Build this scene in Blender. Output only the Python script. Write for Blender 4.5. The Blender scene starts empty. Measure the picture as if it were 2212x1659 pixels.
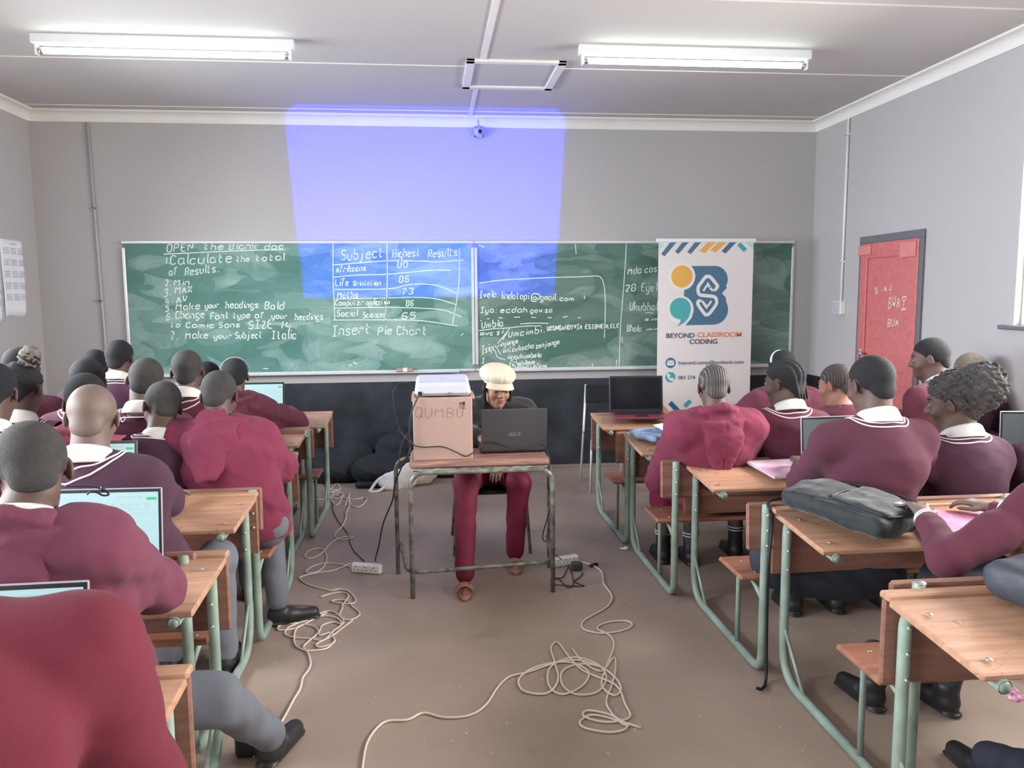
import bpy, math, random
import numpy as np
from mathutils import Vector, Matrix, Euler
random.seed(7); rng = np.random.RandomState(5)
SC = bpy.context.scene; COL = SC.collection; D = bpy.data; PI = math.pi

# ---------------------------------------------------------------- camera, world, daylight, exposure
F_PX, W_PX, H_PX = 1700.63, 2212.0, 1659.0
CAM = np.array([-0.1335, -7.3243, 1.6279]); YAW, PIT, ROL = 0.1021, 0.1116, -0.0073
_fw = np.array([math.sin(YAW)*math.cos(PIT), math.cos(YAW)*math.cos(PIT), -math.sin(PIT)])
_r0 = np.array([math.cos(YAW), -math.sin(YAW), 0.0]); _u0 = np.cross(_r0, _fw)
_rt = _r0*math.cos(ROL)+_u0*math.sin(ROL); _up = -_r0*math.sin(ROL)+_u0*math.cos(ROL)
cam = D.objects.new('camera', D.cameras.new('camera')); COL.objects.link(cam)
cam.data.sensor_fit = 'HORIZONTAL'; cam.data.sensor_width = 36.0; cam.data.lens = F_PX/W_PX*36.0
cam.data.clip_start = 0.05
cam.matrix_world = Matrix(((_rt[0], _up[0], -_fw[0], CAM[0]), (_rt[1], _up[1], -_fw[1], CAM[1]), (_rt[2], _up[2], -_fw[2], CAM[2]), (0, 0, 0, 1)))
SC.camera = cam
SC.view_settings.view_transform = 'Standard'; SC.view_settings.look = 'None'
SC.view_settings.gamma = 1.0; SC.view_settings.use_curve_mapping = False
SC.view_settings.exposure = 0.38
SC.cycles.use_denoising = True
SC.cycles.max_bounces = 8; SC.cycles.diffuse_bounces = 5; SC.cycles.glossy_bounces = 3
SC.cycles.transparent_max_bounces = 12; SC.cycles.sample_clamp_indirect = 6.0
XL, XR, ZC, ZK, YB = -3.53, 3.53, 3.233, 3.14, -9.4
WT = 0.14
# window openings (y0, y1) z 1.42..2.37 on both long walls
WZ0, WZ1 = 1.42, 2.45
WIN_R = [(-4.7, -2.69), (-7.6, -5.5)]
WIN_L = [(-3.5, -1.5), (-6.2, -4.2), (-8.9, -6.9)]
wd = D.worlds.new('sky'); SC.world = wd; wd.use_nodes = True
wd.node_tree.nodes['Background'].inputs['Color'].default_value = (0.86, 0.93, 1.0, 1)
wd.node_tree.nodes['Background'].inputs['Strength'].default_value = 3.0
def area(name, loc, rot, sx, sy, power, col, spread=2.3):
    l = D.lights.new(name, 'AREA'); l.shape = 'RECTANGLE'; l.size = sx; l.size_y = sy
    l.energy = power; l.color = col; l.spread = spread
    o = D.objects.new(name, l); COL.objects.link(o); o.location = loc; o.rotation_euler = rot
    return o
PWR_R, PWR_L = 150.0, 145.0
for a, b in WIN_R:
    area('window_daylight', (XR+WT+0.20, (a+b)/2, (WZ0+WZ1)/2+0.05), (0, PI/2-0.35, 0), WZ1-WZ0, b-a, PWR_R, (1.0, 0.95, 0.90))
for a, b in WIN_L:
    area('window_daylight', (XL-WT-0.20, (a+b)/2, (WZ0+WZ1)/2+0.05), (0, -PI/2+0.35, 0), WZ1-WZ0, b-a, PWR_L, (0.88, 0.94, 1.0))

# ---------------------------------------------------------------- picture -> place helpers
def _ray(x, y): return _fw + _rt*(x-W_PX/2)/F_PX - _up*(y-H_PX/2)/F_PX
def atY(x, y, Y):
    d = _ray(x, y); return CAM + d*((Y-CAM[1])/d[1])
def atZ(x, y, Z=0.0):
    d = _ray(x, y); return CAM + d*((Z-CAM[2])/d[2])
def atX(x, y, X):
    d = _ray(x, y); return CAM + d*((X-CAM[0])/d[0])

# ---------------------------------------------------------------- materials
def lin(c):
    r = []
    for v in c:
        v = v/255.0; r.append(v/12.92 if v <= 0.04045 else ((v+0.055)/1.055)**2.4)
    return tuple(r)+(1.0,)
def mat(name, rgb, rough=0.6, metal=0.0, var=0.0, vscale=6.0, bump=0.0, bscale=60.0, stretch=(1, 1, 1), rgb2=None, emit=None, estr=0.0, spec=0.5, sheen=0.0, alpha=1.0):
    m = D.materials.new(name); m.use_nodes = True; nt = m.node_tree; N = nt.nodes; L = nt.links
    b = N['Principled BSDF']; b.inputs['Base Color'].default_value = lin(rgb)
    b.inputs['Roughness'].default_value = rough; b.inputs['Metallic'].default_value = metal
    b.inputs['Specular IOR Level'].default_value = spec
    if sheen: b.inputs['Sheen Weight'].default_value = sheen; b.inputs['Sheen Roughness'].default_value = 0.5
    if emit: b.inputs['Emission Color'].default_value = lin(emit); b.inputs['Emission Strength'].default_value = estr
    tc = N.new('ShaderNodeTexCoord'); mp = N.new('ShaderNodeMapping'); mp.inputs['Scale'].default_value = stretch
    L.new(tc.outputs['Object'], mp.inputs['Vector'])
    if var or rgb2:
        n = N.new('ShaderNodeTexNoise'); n.inputs['Scale'].default_value = vscale; n.inputs['Detail'].default_value = 5
        L.new(mp.outputs[0], n.inputs['Vector'])
        cr = N.new('ShaderNodeValToRGB'); c = lin(rgb); c2 = lin(rgb2) if rgb2 else tuple(v*(1-var) for v in c[:3])+(1,)
        cr.color_ramp.elements[0].position = 0.3; cr.color_ramp.elements[1].position = 0.7
        cr.color_ramp.elements[0].color = c2; cr.color_ramp.elements[1].color = c
        L.new(n.outputs['Fac'], cr.inputs['Fac']); L.new(cr.outputs['Color'], b.inputs['Base Color'])
    if bump:
        n2 = N.new('ShaderNodeTexNoise'); n2.inputs['Scale'].default_value = bscale; n2.inputs['Detail'].default_value = 4
        L.new(mp.outputs[0], n2.inputs['Vector'])
        bp = N.new('ShaderNodeBump'); bp.inputs['Strength'].default_value = bump; bp.inputs['Distance'].default_value = 0.01
        L.new(n2.outputs['Fac'], bp.inputs['Height']); L.new(bp.outputs['Normal'], b.inputs['Normal'])
    return m
def wood(name, rgb, rgb2, rough=0.45, scr=0.35):
    m = D.materials.new(name); m.use_nodes = True; nt = m.node_tree; N = nt.nodes; L = nt.links
    b = N['Principled BSDF']; b.inputs['Roughness'].default_value = rough
    tc = N.new('ShaderNodeTexCoord'); mp = N.new('ShaderNodeMapping'); mp.inputs['Scale'].default_value = (1.2, 14, 14)
    L.new(tc.outputs['Object'], mp.inputs['Vector'])
    n = N.new('ShaderNodeTexNoise'); n.inputs['Scale'].default_value = 2.2; n.inputs['Detail'].default_value = 7; n.inputs['Distortion'].default_value = 0.6
    L.new(mp.outputs[0], n.inputs['Vector'])
    cr = N.new('ShaderNodeValToRGB'); cr.color_ramp.elements[0].position = 0.32; cr.color_ramp.elements[1].position = 0.68
    cr.color_ramp.elements[0].color = lin(rgb2); cr.color_ramp.elements[1].color = lin(rgb)
    L.new(n.outputs['Fac'], cr.inputs['Fac'])
    # pen scratches and ink marks
    v = N.new('ShaderNodeTexVoronoi'); v.feature = 'DISTANCE_TO_EDGE'; v.inputs['Scale'].default_value = 9.0
    mp2 = N.new('ShaderNodeMapping'); mp2.inputs['Scale'].default_value = (0.7, 1.6, 1.0); mp2.inputs['Rotation'].default_value = (0, 0, 0.5)
    n3 = N.new('ShaderNodeTexNoise'); n3.inputs['Scale'].default_value = 3.0; n3.inputs['Detail'].default_value = 2
    L.new(tc.outputs['Object'], n3.inputs['Vector']); L.new(tc.outputs['Object'], mp2.inputs['Vector'])
    ad = N.new('ShaderNodeVectorMath'); ad.operation = 'MULTIPLY_ADD'; L.new(n3.outputs['Color'], ad.inputs[0]); ad.inputs[1].default_value = (0.6, 0.6, 0.6); L.new(mp2.outputs[0], ad.inputs[2])
    L.new(ad.outputs[0], v.inputs['Vector'])
    lt = N.new('ShaderNodeMath'); lt.operation = 'LESS_THAN'; lt.inputs[1].default_value = 0.008; L.new(v.outputs['Distance'], lt.inputs[0])
    n4 = N.new('ShaderNodeTexNoise'); n4.inputs['Scale'].default_value = 6.0; L.new(tc.outputs['Object'], n4.inputs['Vector'])
    gt = N.new('ShaderNodeMath'); gt.operation = 'GREATER_THAN'; gt.inputs[1].default_value = 0.56; L.new(n4.outputs['Fac'], gt.inputs[0])
    mu = N.new('ShaderNodeMath'); mu.operation = 'MULTIPLY'; L.new(lt.outputs[0], mu.inputs[0]); L.new(gt.outputs[0], mu.inputs[1])
    mu2 = N.new('ShaderNodeMath'); mu2.operation = 'MULTIPLY'; mu2.inputs[1].default_value = scr; L.new(mu.outputs[0], mu2.inputs[0])
    mx = N.new('ShaderNodeMix'); mx.data_type = 'RGBA'; L.new(mu2.outputs[0], mx.inputs[0]); L.new(cr.outputs[0], mx.inputs[6]); mx.inputs[7].default_value = lin((70, 45, 35))
    L.new(mx.outputs[2], b.inputs['Base Color'])
    bp = N.new('ShaderNodeBump'); bp.inputs['Strength'].default_value = 0.15; bp.inputs['Distance'].default_value = 0.004
    L.new(n.outputs['Fac'], bp.inputs['Height']); L.new(bp.outputs[0], b.inputs['Normal'])
    return m
M = {}
M['ceiling'] = mat('ceiling_paint', (204, 200, 197), 0.8, var=0.05, vscale=0.8)
M['white'] = mat('white_paint', (238, 236, 230), 0.5, var=0.04, vscale=5)
M['metalwhite'] = mat('white_enamel', (232, 236, 236), 0.35)
M['alu'] = mat('aluminium_trim', (222, 224, 224), 0.35, metal=0.25, var=0.1, vscale=9)
M['top'] = wood('desk_top_wood', (188, 147, 119), (162, 122, 97), scr=0.55)
M['panel'] = wood('desk_panel_wood', (148, 106, 90), (120, 82, 70), 0.5, 0.1)
M['seatw'] = wood('desk_seat_wood', (166, 112, 86), (134, 88, 70), 0.5, 0.1)
M['green'] = mat('green_enamel', (156, 178, 164), 0.42, var=0.35, vscale=9, rgb2=(126, 140, 128), bump=0.05, bscale=30)
M['bolt'] = mat('bolt_steel', (190, 188, 182), 0.3, metal=0.8)
M['oldmetal'] = mat('chipped_grey_metal', (158, 162, 154), 0.4, metal=0.35, rgb2=(82, 74, 64), vscale=22, bump=0.1, bscale=60)
M['oldtop'] = wood('worn_table_wood', (186, 142, 128), (120, 86, 76), 0.6, 0.6)
M['card'] = mat('cardboard', (178, 150, 138), 0.85, var=0.10, vscale=3, bump=0.06, bscale=120)
M['plastic_white'] = mat('white_plastic', (186, 188, 194), 0.35)
M['plastic_black'] = mat('black_plastic', (30, 31, 35), 0.4)
M['blackcable'] = mat('black_rubber_cable', (32, 28, 28), 0.5)
M['browncable'] = mat('dark_brown_cable', (58, 46, 42), 0.5)
M['whitecable'] = mat('cream_cable', (232, 218, 204), 0.5, var=0.12, vscale=4)
M['chalk'] = mat('chalk', (226, 238, 228), 0.9)
M['chalkfaint'] = mat('faint_chalk', (196, 150, 150), 0.9)
M['marker'] = mat('marker_pen', (140, 108, 90), 0.8)
M['markdark'] = mat('box_print', (60, 36, 34), 0.8)
M['laptop_dark'] = mat('laptop_grey_lid', (82, 82, 86), 0.35, metal=0.3)
M['laptop_black'] = mat('laptop_black', (34, 36, 40), 0.35)
M['laptop_silver'] = mat('laptop_silver_edge', (166, 160, 170), 0.35, metal=0.4)
M['laptop_red'] = mat('laptop_wine_body', (128, 54, 70), 0.4, metal=0.1)
M['keys'] = mat('laptop_keys', (56, 42, 50), 0.6)
M['screen_off'] = mat('dark_screen', (24, 28, 32), 0.12)
M['screen'] = mat('lit_screen', (120, 146, 148), 0.3, emit=(190, 226, 230), estr=0.42)
M['screen_dim'] = mat('lit_screen_dim', (120, 140, 142), 0.3, emit=(150, 172, 172), estr=0.38)
M['screen_grey'] = mat('dim_grey_screen', (84, 90, 92), 0.25, emit=(96, 108, 112), estr=0.12)
M['ui_grey'] = mat('screen_grey_marks', (130, 150, 156), 0.4, emit=(150, 172, 178), estr=0.5)
M['ui_green'] = mat('screen_green_button', (50, 140, 100), 0.4, emit=(60, 160, 110), estr=0.5)
M['paper'] = mat('paper', (236, 238, 244), 0.8, var=0.04)
M['paperpink'] = mat('pink_paper_cover', (222, 150, 180), 0.7, rgb2=(196, 120, 160), vscale=40)
M['papernews'] = mat('printed_plastic_cover', (214, 208, 220), 0.25, rgb2=(186, 126, 160), vscale=7)
M['ink'] = mat('print_ink', (150, 150, 165), 0.8)
M['bagfab'] = mat('black_bag_nylon', (27, 34, 40), 0.72, var=0.3, vscale=7, bump=0.25, bscale=200, sheen=0.2)
M['bagdark'] = mat('black_bag_trim', (24, 28, 34), 0.5)
M['darkcloth'] = mat('dark_jacket_cloth', (34, 38, 46), 0.85, var=0.3, vscale=6, bump=0.2, bscale=80)
M['bagplastic'] = mat('thin_white_plastic', (228, 228, 232), 0.4, var=0.06)
M['creamcloth'] = mat('cream_sack_cloth', (224, 218, 198), 0.8, var=0.08, bump=0.2, bscale=90)
def skin(n, c): return mat(n, c, 0.6, var=0.14, vscale=9, bump=0.03, bscale=120)
M['skinA'] = skin('dark_skin', (92, 70, 62)); M['skinB'] = skin('medium_brown_skin', (112, 95, 87)); M['skinD'] = skin('warm_brown_skin', (156, 112, 92)); M['skinC'] = skin('deep_brown_skin', (82, 64, 60))
M['hair'] = mat('black_cropped_hair', (28, 28, 32), 0.85, var=0.35, vscale=60, bump=0.5, bscale=260)
M['hairgrey'] = mat('short_shaved_hair', (60, 57, 56), 0.85, var=0.3, vscale=40, bump=0.4, bscale=260)
M['hairafro'] = mat('fluffy_grey_brown_hair', (86, 84, 84), 0.95, var=0.4, vscale=30, bump=0.9, bscale=90)
M['hairpuff'] = mat('light_brown_puff_hair', (128, 118, 108), 0.95, var=0.4, vscale=40, bump=0.9, bscale=120)
def rows_mat(name, scale, dark, light):
    m = mat(name, dark, 0.7, bump=0.3, bscale=200); nt = m.node_tree; N = nt.nodes; L = nt.links
    w = N.new('ShaderNodeTexWave'); w.wave_type = 'BANDS'; w.bands_direction = 'X'; w.inputs['Scale'].default_value = scale; w.inputs['Distortion'].default_value = 0.8; w.inputs['Detail Scale'].default_value = 1.5
    tc = [n for n in N if n.type == 'TEX_COORD'][0]; L.new(tc.outputs['Object'], w.inputs['Vector'])
    cr = N.new('ShaderNodeValToRGB'); cr.color_ramp.elements[0].position = 0.0; cr.color_ramp.elements[0].color = lin(light); cr.color_ramp.elements[1].position = 0.14; cr.color_ramp.elements[1].color = lin(dark)
    L.new(w.outputs['Fac'], cr.inputs['Fac']); L.new(cr.outputs[0], N['Principled BSDF'].inputs['Base Color'])
    return m
M['cornrow'] = rows_mat('cornrow_hair', 22.0, (58, 56, 56), (112, 104, 98))
M['cornrow2'] = rows_mat('fine_cornrow_hair', 30.0, (50, 46, 46), (110, 96, 90))
def knit(n, c, v=0.12): return mat(n, c, 0.9, var=v, vscale=2.5, bump=0.25, bscale=420, sheen=0.05, spec=0.2)
M['swA'] = knit('maroon_knit', (88, 48, 63)); M['swB'] = knit('dark_plum_knit', (76, 50, 66)); M['swC'] = knit('wine_knit', (92, 46, 61))
M['swRed'] = knit('red_maroon_knit', (104, 40, 54), 0.08)
M['hdA'] = knit('maroon_fleece', (122, 52, 74)); M['hdB'] = knit('faded_maroon_fleece', (110, 60, 78)); M['hdC'] = knit('rose_fleece', (160, 84, 105)); M['hdD'] = knit('dull_maroon_fleece', (98, 50, 64))
M['trimpink'] = mat('rib_trim', (150, 66, 92), 0.9)
M['shirt'] = mat('white_shirt', (214, 212, 208), 0.8, var=0.04, bump=0.1, bscale=150)
M['stripe'] = mat('white_knit_stripe', (220, 212, 216), 0.85)
M['tgrey'] = mat('grey_school_trousers', (104, 108, 118), 0.85, var=0.2, vscale=3, bump=0.2, bscale=300)
M['tdark'] = mat('charcoal_trousers', (62, 64, 72), 0.85, var=0.2, vscale=3, bump=0.2, bscale=300)
M['navy'] = mat('navy_skirt_cloth', (44, 46, 60), 0.85, var=0.2, vscale=3)
M['wine'] = mat('wine_track_trousers', (124, 26, 58), 0.75, var=0.2, vscale=5, bump=0.15, bscale=200)
M['blacktop'] = mat('black_hooded_top', (30, 30, 34), 0.9, var=0.3, vscale=5, bump=0.2, bscale=200, sheen=0.2)
M['cap'] = mat('cream_cap_cloth', (198, 187, 166), 0.85, var=0.05, bump=0.15, bscale=250)
M['shoe'] = mat('black_school_shoe', (36, 37, 38), 0.45, var=0.2, vscale=20)
M['sandal'] = mat('dusty_pink_sandal', (176, 124, 112), 0.5)
M['eyewhite'] = mat('eye_white', (168, 156, 148), 0.3); M['pupil'] = mat('eye_dark', (26, 18, 16), 0.2)
M['lips'] = mat('lip_skin', (126, 72, 66), 0.5)

def add_tex_wall(name, base, dado_fn):
    """wall paint: grey gloss paint with scuffs; a black painted dado where the wall is painted black"""
    m = mat(name, base, 0.55, var=0.05, vscale=0.9, bump=0.05, bscale=40); nt = m.node_tree; N = nt.nodes; L = nt.links
    b = N['Principled BSDF']; src = b.inputs['Base Color'].links[0].from_socket
    tc = [n for n in N if n.type == 'TEX_COORD'][0]; sp = N.new('ShaderNodeSeparateXYZ'); L.new(tc.outputs['Object'], sp.inputs[0])
    n = N.new('ShaderNodeTexNoise'); n.inputs['Scale'].default_value = 3.0; n.inputs['Detail'].default_value = 6; L.new(tc.outputs['Object'], n.inputs['Vector'])
    cr = N.new('ShaderNodeValToRGB'); cr.color_ramp.elements[0].color = lin((27, 32, 40)); cr.color_ramp.elements[1].color = lin((60, 68, 76)); cr.color_ramp.elements[0].position = 0.4; cr.color_ramp.elements[1].position = 0.8
    L.new(n.outputs['Fac'], cr.inputs['Fac'])
    def cmp(sock, op, val):
        q = N.new('ShaderNodeMath'); q.operation = op; q.inputs[1].default_value = val; L.new(sock, q.inputs[0]); return q.outputs[0]
    k = cmp(sp.outputs['Z'], 'LESS_THAN', 0.845)
    for ax, op, val in dado_fn:
        q = N.new('ShaderNodeMath'); q.operation = 'MULTIPLY'; L.new(k, q.inputs[0]); L.new(cmp(sp.outputs[ax], op, val), q.inputs[1]); k = q.outputs[0]
    # little chips of white plaster
    v = N.new('ShaderNodeTexVoronoi'); v.inputs['Scale'].default_value = 2.3; L.new(tc.outputs['Object'], v.inputs['Vector'])
    ch = cmp(v.outputs['Distance'], 'LESS_THAN', 0.022)
    mx = N.new('ShaderNodeMix'); mx.data_type = 'RGBA'; L.new(k, mx.inputs[0]); L.new(src, mx.inputs[6]); L.new(cr.outputs[0], mx.inputs[7])
    mx2 = N.new('ShaderNodeMix'); mx2.data_type = 'RGBA'; L.new(ch, mx2.inputs[0]); L.new(mx.outputs[2], mx2.inputs[6]); mx2.inputs[7].default_value = lin((222, 218, 212))
    L.new(mx2.outputs[2], b.inputs['Base Color'])
    return m
WALLC = (184, 181, 181)
M['wall_front'] = add_tex_wall('front_wall_paint', WALLC, [('X', 'GREATER_THAN', -2.85)])
M['wall_side'] = add_tex_wall('side_wall_paint', WALLC, [])
M['wall_plain'] = mat('grey_wall_paint', WALLC, 0.6, var=0.05, vscale=0.9)

def floor_mat():
    m = mat('cement_floor', (186, 168, 156), 0.62, bump=0.08, bscale=25); nt = m.node_tree; N = nt.nodes; L = nt.links; b = N['Principled BSDF']
    tc = [n for n in N if n.type == 'TEX_COORD'][0]
    def noise(s, d, dist=0.0):
        n = N.new('ShaderNodeTexNoise'); n.inputs['Scale'].default_value = s; n.inputs['Detail'].default_value = d; n.inputs['Distortion'].default_value = dist; L.new(tc.outputs['Object'], n.inputs['Vector']); return n.outputs['Fac']
    def ramp(f, p0, c0, p1, c1):
        cr = N.new('ShaderNodeValToRGB'); e = cr.color_ramp.elements; e[0].position = p0; e[0].color = c0; e[1].position = p1; e[1].color = c1; L.new(f, cr.inputs['Fac']); return cr.outputs[0]
    c = ramp(noise(1.1, 6, 0.5), 0.3, lin((150, 132, 118)), 0.7, lin((174, 156, 141)))
    st = ramp(noise(3.7, 8, 0.3), 0.62, (0, 0, 0, 1), 0.8, (1, 1, 1, 1))
    mx = N.new('ShaderNodeMix'); mx.data_type = 'RGBA'; mm = N.new('ShaderNodeMath'); mm.operation = 'MULTIPLY'; mm.inputs[1].default_value = 0.5; L.new(st, mm.inputs[0]); L.new(mm.outputs[0], mx.inputs[0]); L.new(c, mx.inputs[6]); mx.inputs[7].default_value = lin((132, 112, 98))
    v = N.new('ShaderNodeTexVoronoi'); v.inputs['Scale'].default_value = 15.0; L.new(tc.outputs['Object'], v.inputs['Vector'])
    lt = N.new('ShaderNodeMath'); lt.operation = 'LESS_THAN'; lt.inputs[1].default_value = 0.07; L.new(v.outputs['Distance'], lt.inputs[0])
    n5 = N.new('ShaderNodeMath'); n5.operation = 'GREATER_THAN'; n5.inputs[1].default_value = 0.50; L.new(noise(9.0, 2), n5.inputs[0])
    mu = N.new('ShaderNodeMath'); mu.operation = 'MULTIPLY'; L.new(lt.outputs[0], mu.inputs[0]); L.new(n5.outputs[0], mu.inputs[1])
    mx2 = N.new('ShaderNodeMix'); mx2.data_type = 'RGBA'; L.new(mu.outputs[0], mx2.inputs[0]); L.new(mx.outputs[2], mx2.inputs[6]); mx2.inputs[7].default_value = lin((206, 192, 182))
    L.new(mx2.outputs[2], b.inputs['Base Color']); return m
M['floor'] = floor_mat()
def board_mat(name, base, light, dark, seed):
    """green chalkboard with wiped chalk: overlapping swipes, each patch brushed in its own direction"""
    m = mat(name, base, 0.55); nt = m.node_tree; N = nt.nodes; L = nt.links; b = N['Principled BSDF']
    tc = [n for n in N if n.type == 'TEX_COORD'][0]
    q = N.new('ShaderNodeRGB'); q.outputs[0].default_value = lin(base); col = q.outputs[0]
    def math_(op, a, b_):
        q = N.new('ShaderNodeMath'); q.operation = op
        for i, v in enumerate((a, b_)):
            if isinstance(v, (int, float)): q.inputs[i].default_value = v
            else: L.new(v, q.inputs[i])
        return q.outputs[0]
    for i, (rot, sc, c, thr, k) in enumerate([(0.3, 1.0, light, 0.45, 0.7), (-0.6, 1.5, dark, 0.45, 0.85), (1.1, 2.0, light, 0.55, 0.8), (-0.2, 2.9, dark, 0.55, 0.7), (0.8, 3.4, light, 0.66, 0.85)]):
        mp = N.new('ShaderNodeMapping'); mp.inputs['Rotation'].default_value = (0, rot, 0); mp.inputs['Scale'].default_value = (0.6*sc, 0.0, 1.35*sc); mp.inputs['Location'].default_value = (seed+i*3.1, 0, seed*2+i)
        L.new(tc.outputs['Object'], mp.inputs[0])
        n = N.new('ShaderNodeTexNoise'); n.inputs['Scale'].default_value = 0.9; n.inputs['Detail'].default_value = 1.0; L.new(mp.outputs[0], n.inputs[0])
        wp = N.new('ShaderNodeVectorMath'); wp.operation = 'MULTIPLY_ADD'; L.new(n.outputs['Color'], wp.inputs[0]); wp.inputs[1].default_value = (2.2, 0, 2.2); L.new(mp.outputs[0], wp.inputs[2])
        v = N.new('ShaderNodeTexVoronoi'); v.feature = 'SMOOTH_F1'; v.inputs['Scale'].default_value = 1.5; v.inputs['Smoothness'].default_value = 0.12; L.new(wp.outputs[0], v.inputs['Vector'])
        sx = N.new('ShaderNodeSeparateColor'); L.new(v.outputs['Color'], sx.inputs[0])
        w = N.new('ShaderNodeTexNoise'); w.inputs['Scale'].default_value = 2.0; w.inputs['Detail'].default_value = 3.0; mq = N.new('ShaderNodeMapping'); mq.inputs['Scale'].default_value = (0.7, 0, 9.0); L.new(wp.outputs[0], mq.inputs[0]); L.new(mq.outputs[0], w.inputs[0])
        mr = N.new('ShaderNodeMapRange'); mr.interpolation_type = 'SMOOTHSTEP'; mr.inputs['From Min'].default_value = thr; mr.inputs['From Max'].default_value = thr+0.10; L.new(sx.outputs[0], mr.inputs['Value'])
        m2 = N.new('ShaderNodeMapRange'); m2.inputs['From Min'].default_value = 0.3; m2.inputs['From Max'].default_value = 0.7; m2.inputs['To Min'].default_value = 0.45; L.new(w.outputs['Fac'], m2.inputs['Value'])
        # swipes fade out along their length
        m3 = N.new('ShaderNodeMapRange'); m3.inputs['From Min'].default_value = 0.0; m3.inputs['From Max'].default_value = 0.75; m3.inputs['To Min'].default_value = 1.0; m3.inputs['To Max'].default_value = 0.35; L.new(v.outputs['Distance'], m3.inputs['Value'])
        f = math_('MULTIPLY', math_('MULTIPLY', math_('MULTIPLY', mr.outputs[0], m2.outputs[0]), m3.outputs[0]), k)
        mx = N.new('ShaderNodeMix'); mx.data_type = 'RGBA'; L.new(f, mx.inputs[0]); L.new(col, mx.inputs[6]); mx.inputs[7].default_value = lin(c); col = mx.outputs[2]
    L.new(col, b.inputs['Base Color']); return m
M['boardA'] = board_mat('chalkboard_green_left', (90, 138, 129), (166, 194, 188), (58, 108, 97), 1.7)
M['boardB'] = board_mat('chalkboard_green_right', (78, 116, 104), (154, 174, 166), (48, 86, 76), 5.3)
def door_mat():
    m = wood('red_door_paint', (206, 120, 118), (192, 104, 104), 0.45, 0.0); return m
M['door'] = door_mat()
M['doorworn'] = mat('worn_red_paint', (214, 136, 130), 0.6, var=0.1)
M['doorframe'] = mat('grey_steel_frame', (104, 108, 114), 0.5)
def glass():
    m = D.materials.new('window_glass'); m.use_nodes = True; N = m.node_tree.nodes; L = m.node_tree.links; N.remove(N['Principled BSDF'])
    t = N.new('ShaderNodeBsdfTransparent'); g = N.new('ShaderNodeBsdfGlossy'); g.inputs['Roughness'].default_value = 0.05; mx = N.new('ShaderNodeMixShader'); mx.inputs[0].default_value = 0.06
    L.new(t.outputs[0], mx.inputs[1]); L.new(g.outputs[0], mx.inputs[2]); L.new(mx.outputs[0], N['Material Output'].inputs[0]); return m
M['glass'] = glass()
M['tube'] = mat('glowing_tube', (255, 255, 255), 0.5, emit=(232, 255, 246), estr=9.0)

# ---------------------------------------------------------------- mesh tools
def new_obj(name, verts, faces, m, parent=None, smooth=False, origin=(0, 0, 0)):
    me = D.meshes.new(name)
    v = np.asarray(verts, dtype=np.float64).reshape(-1, 3) - np.asarray(origin, dtype=np.float64)
    if isinstance(faces, np.ndarray) and faces.ndim == 2:
        k = faces.shape[1]; me.vertices.add(len(v)); me.vertices.foreach_set('co', v.astype(np.float32).ravel())
        me.loops.add(faces.size); me.loops.foreach_set('vertex_index', faces.astype(np.int32).ravel())
        me.polygons.add(len(faces)); me.polygons.foreach_set('loop_start', np.arange(0, faces.size, k, dtype=np.int32))
        me.update(calc_edges=True)
    else:
        me.from_pydata([tuple(q) for q in v], [], faces); me.update()
    ms = m if isinstance(m, (list, tuple)) else [m]
    for q in ms: me.materials.append(q)
    if smooth: me.polygons.foreach_set('use_smooth', np.ones(len(me.polygons), dtype=bool))
    o = D.objects.new(name, me); COL.objects.link(o)
    if parent is not None: o.parent = parent
    else: o.location = origin
    return o
def tag(o, label, cat, group=None):
    o['label'] = label; o['category'] = cat
    if group: o['group'] = group
    return o
def empty(name, loc, label, cat, group=None, rz=0.0):
    o = D.objects.new(name, None); COL.objects.link(o); o.location = loc; o.rotation_euler = (0, 0, rz); o.empty_display_size = 0.1
    if label: tag(o, label, cat, group)
    return o
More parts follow.
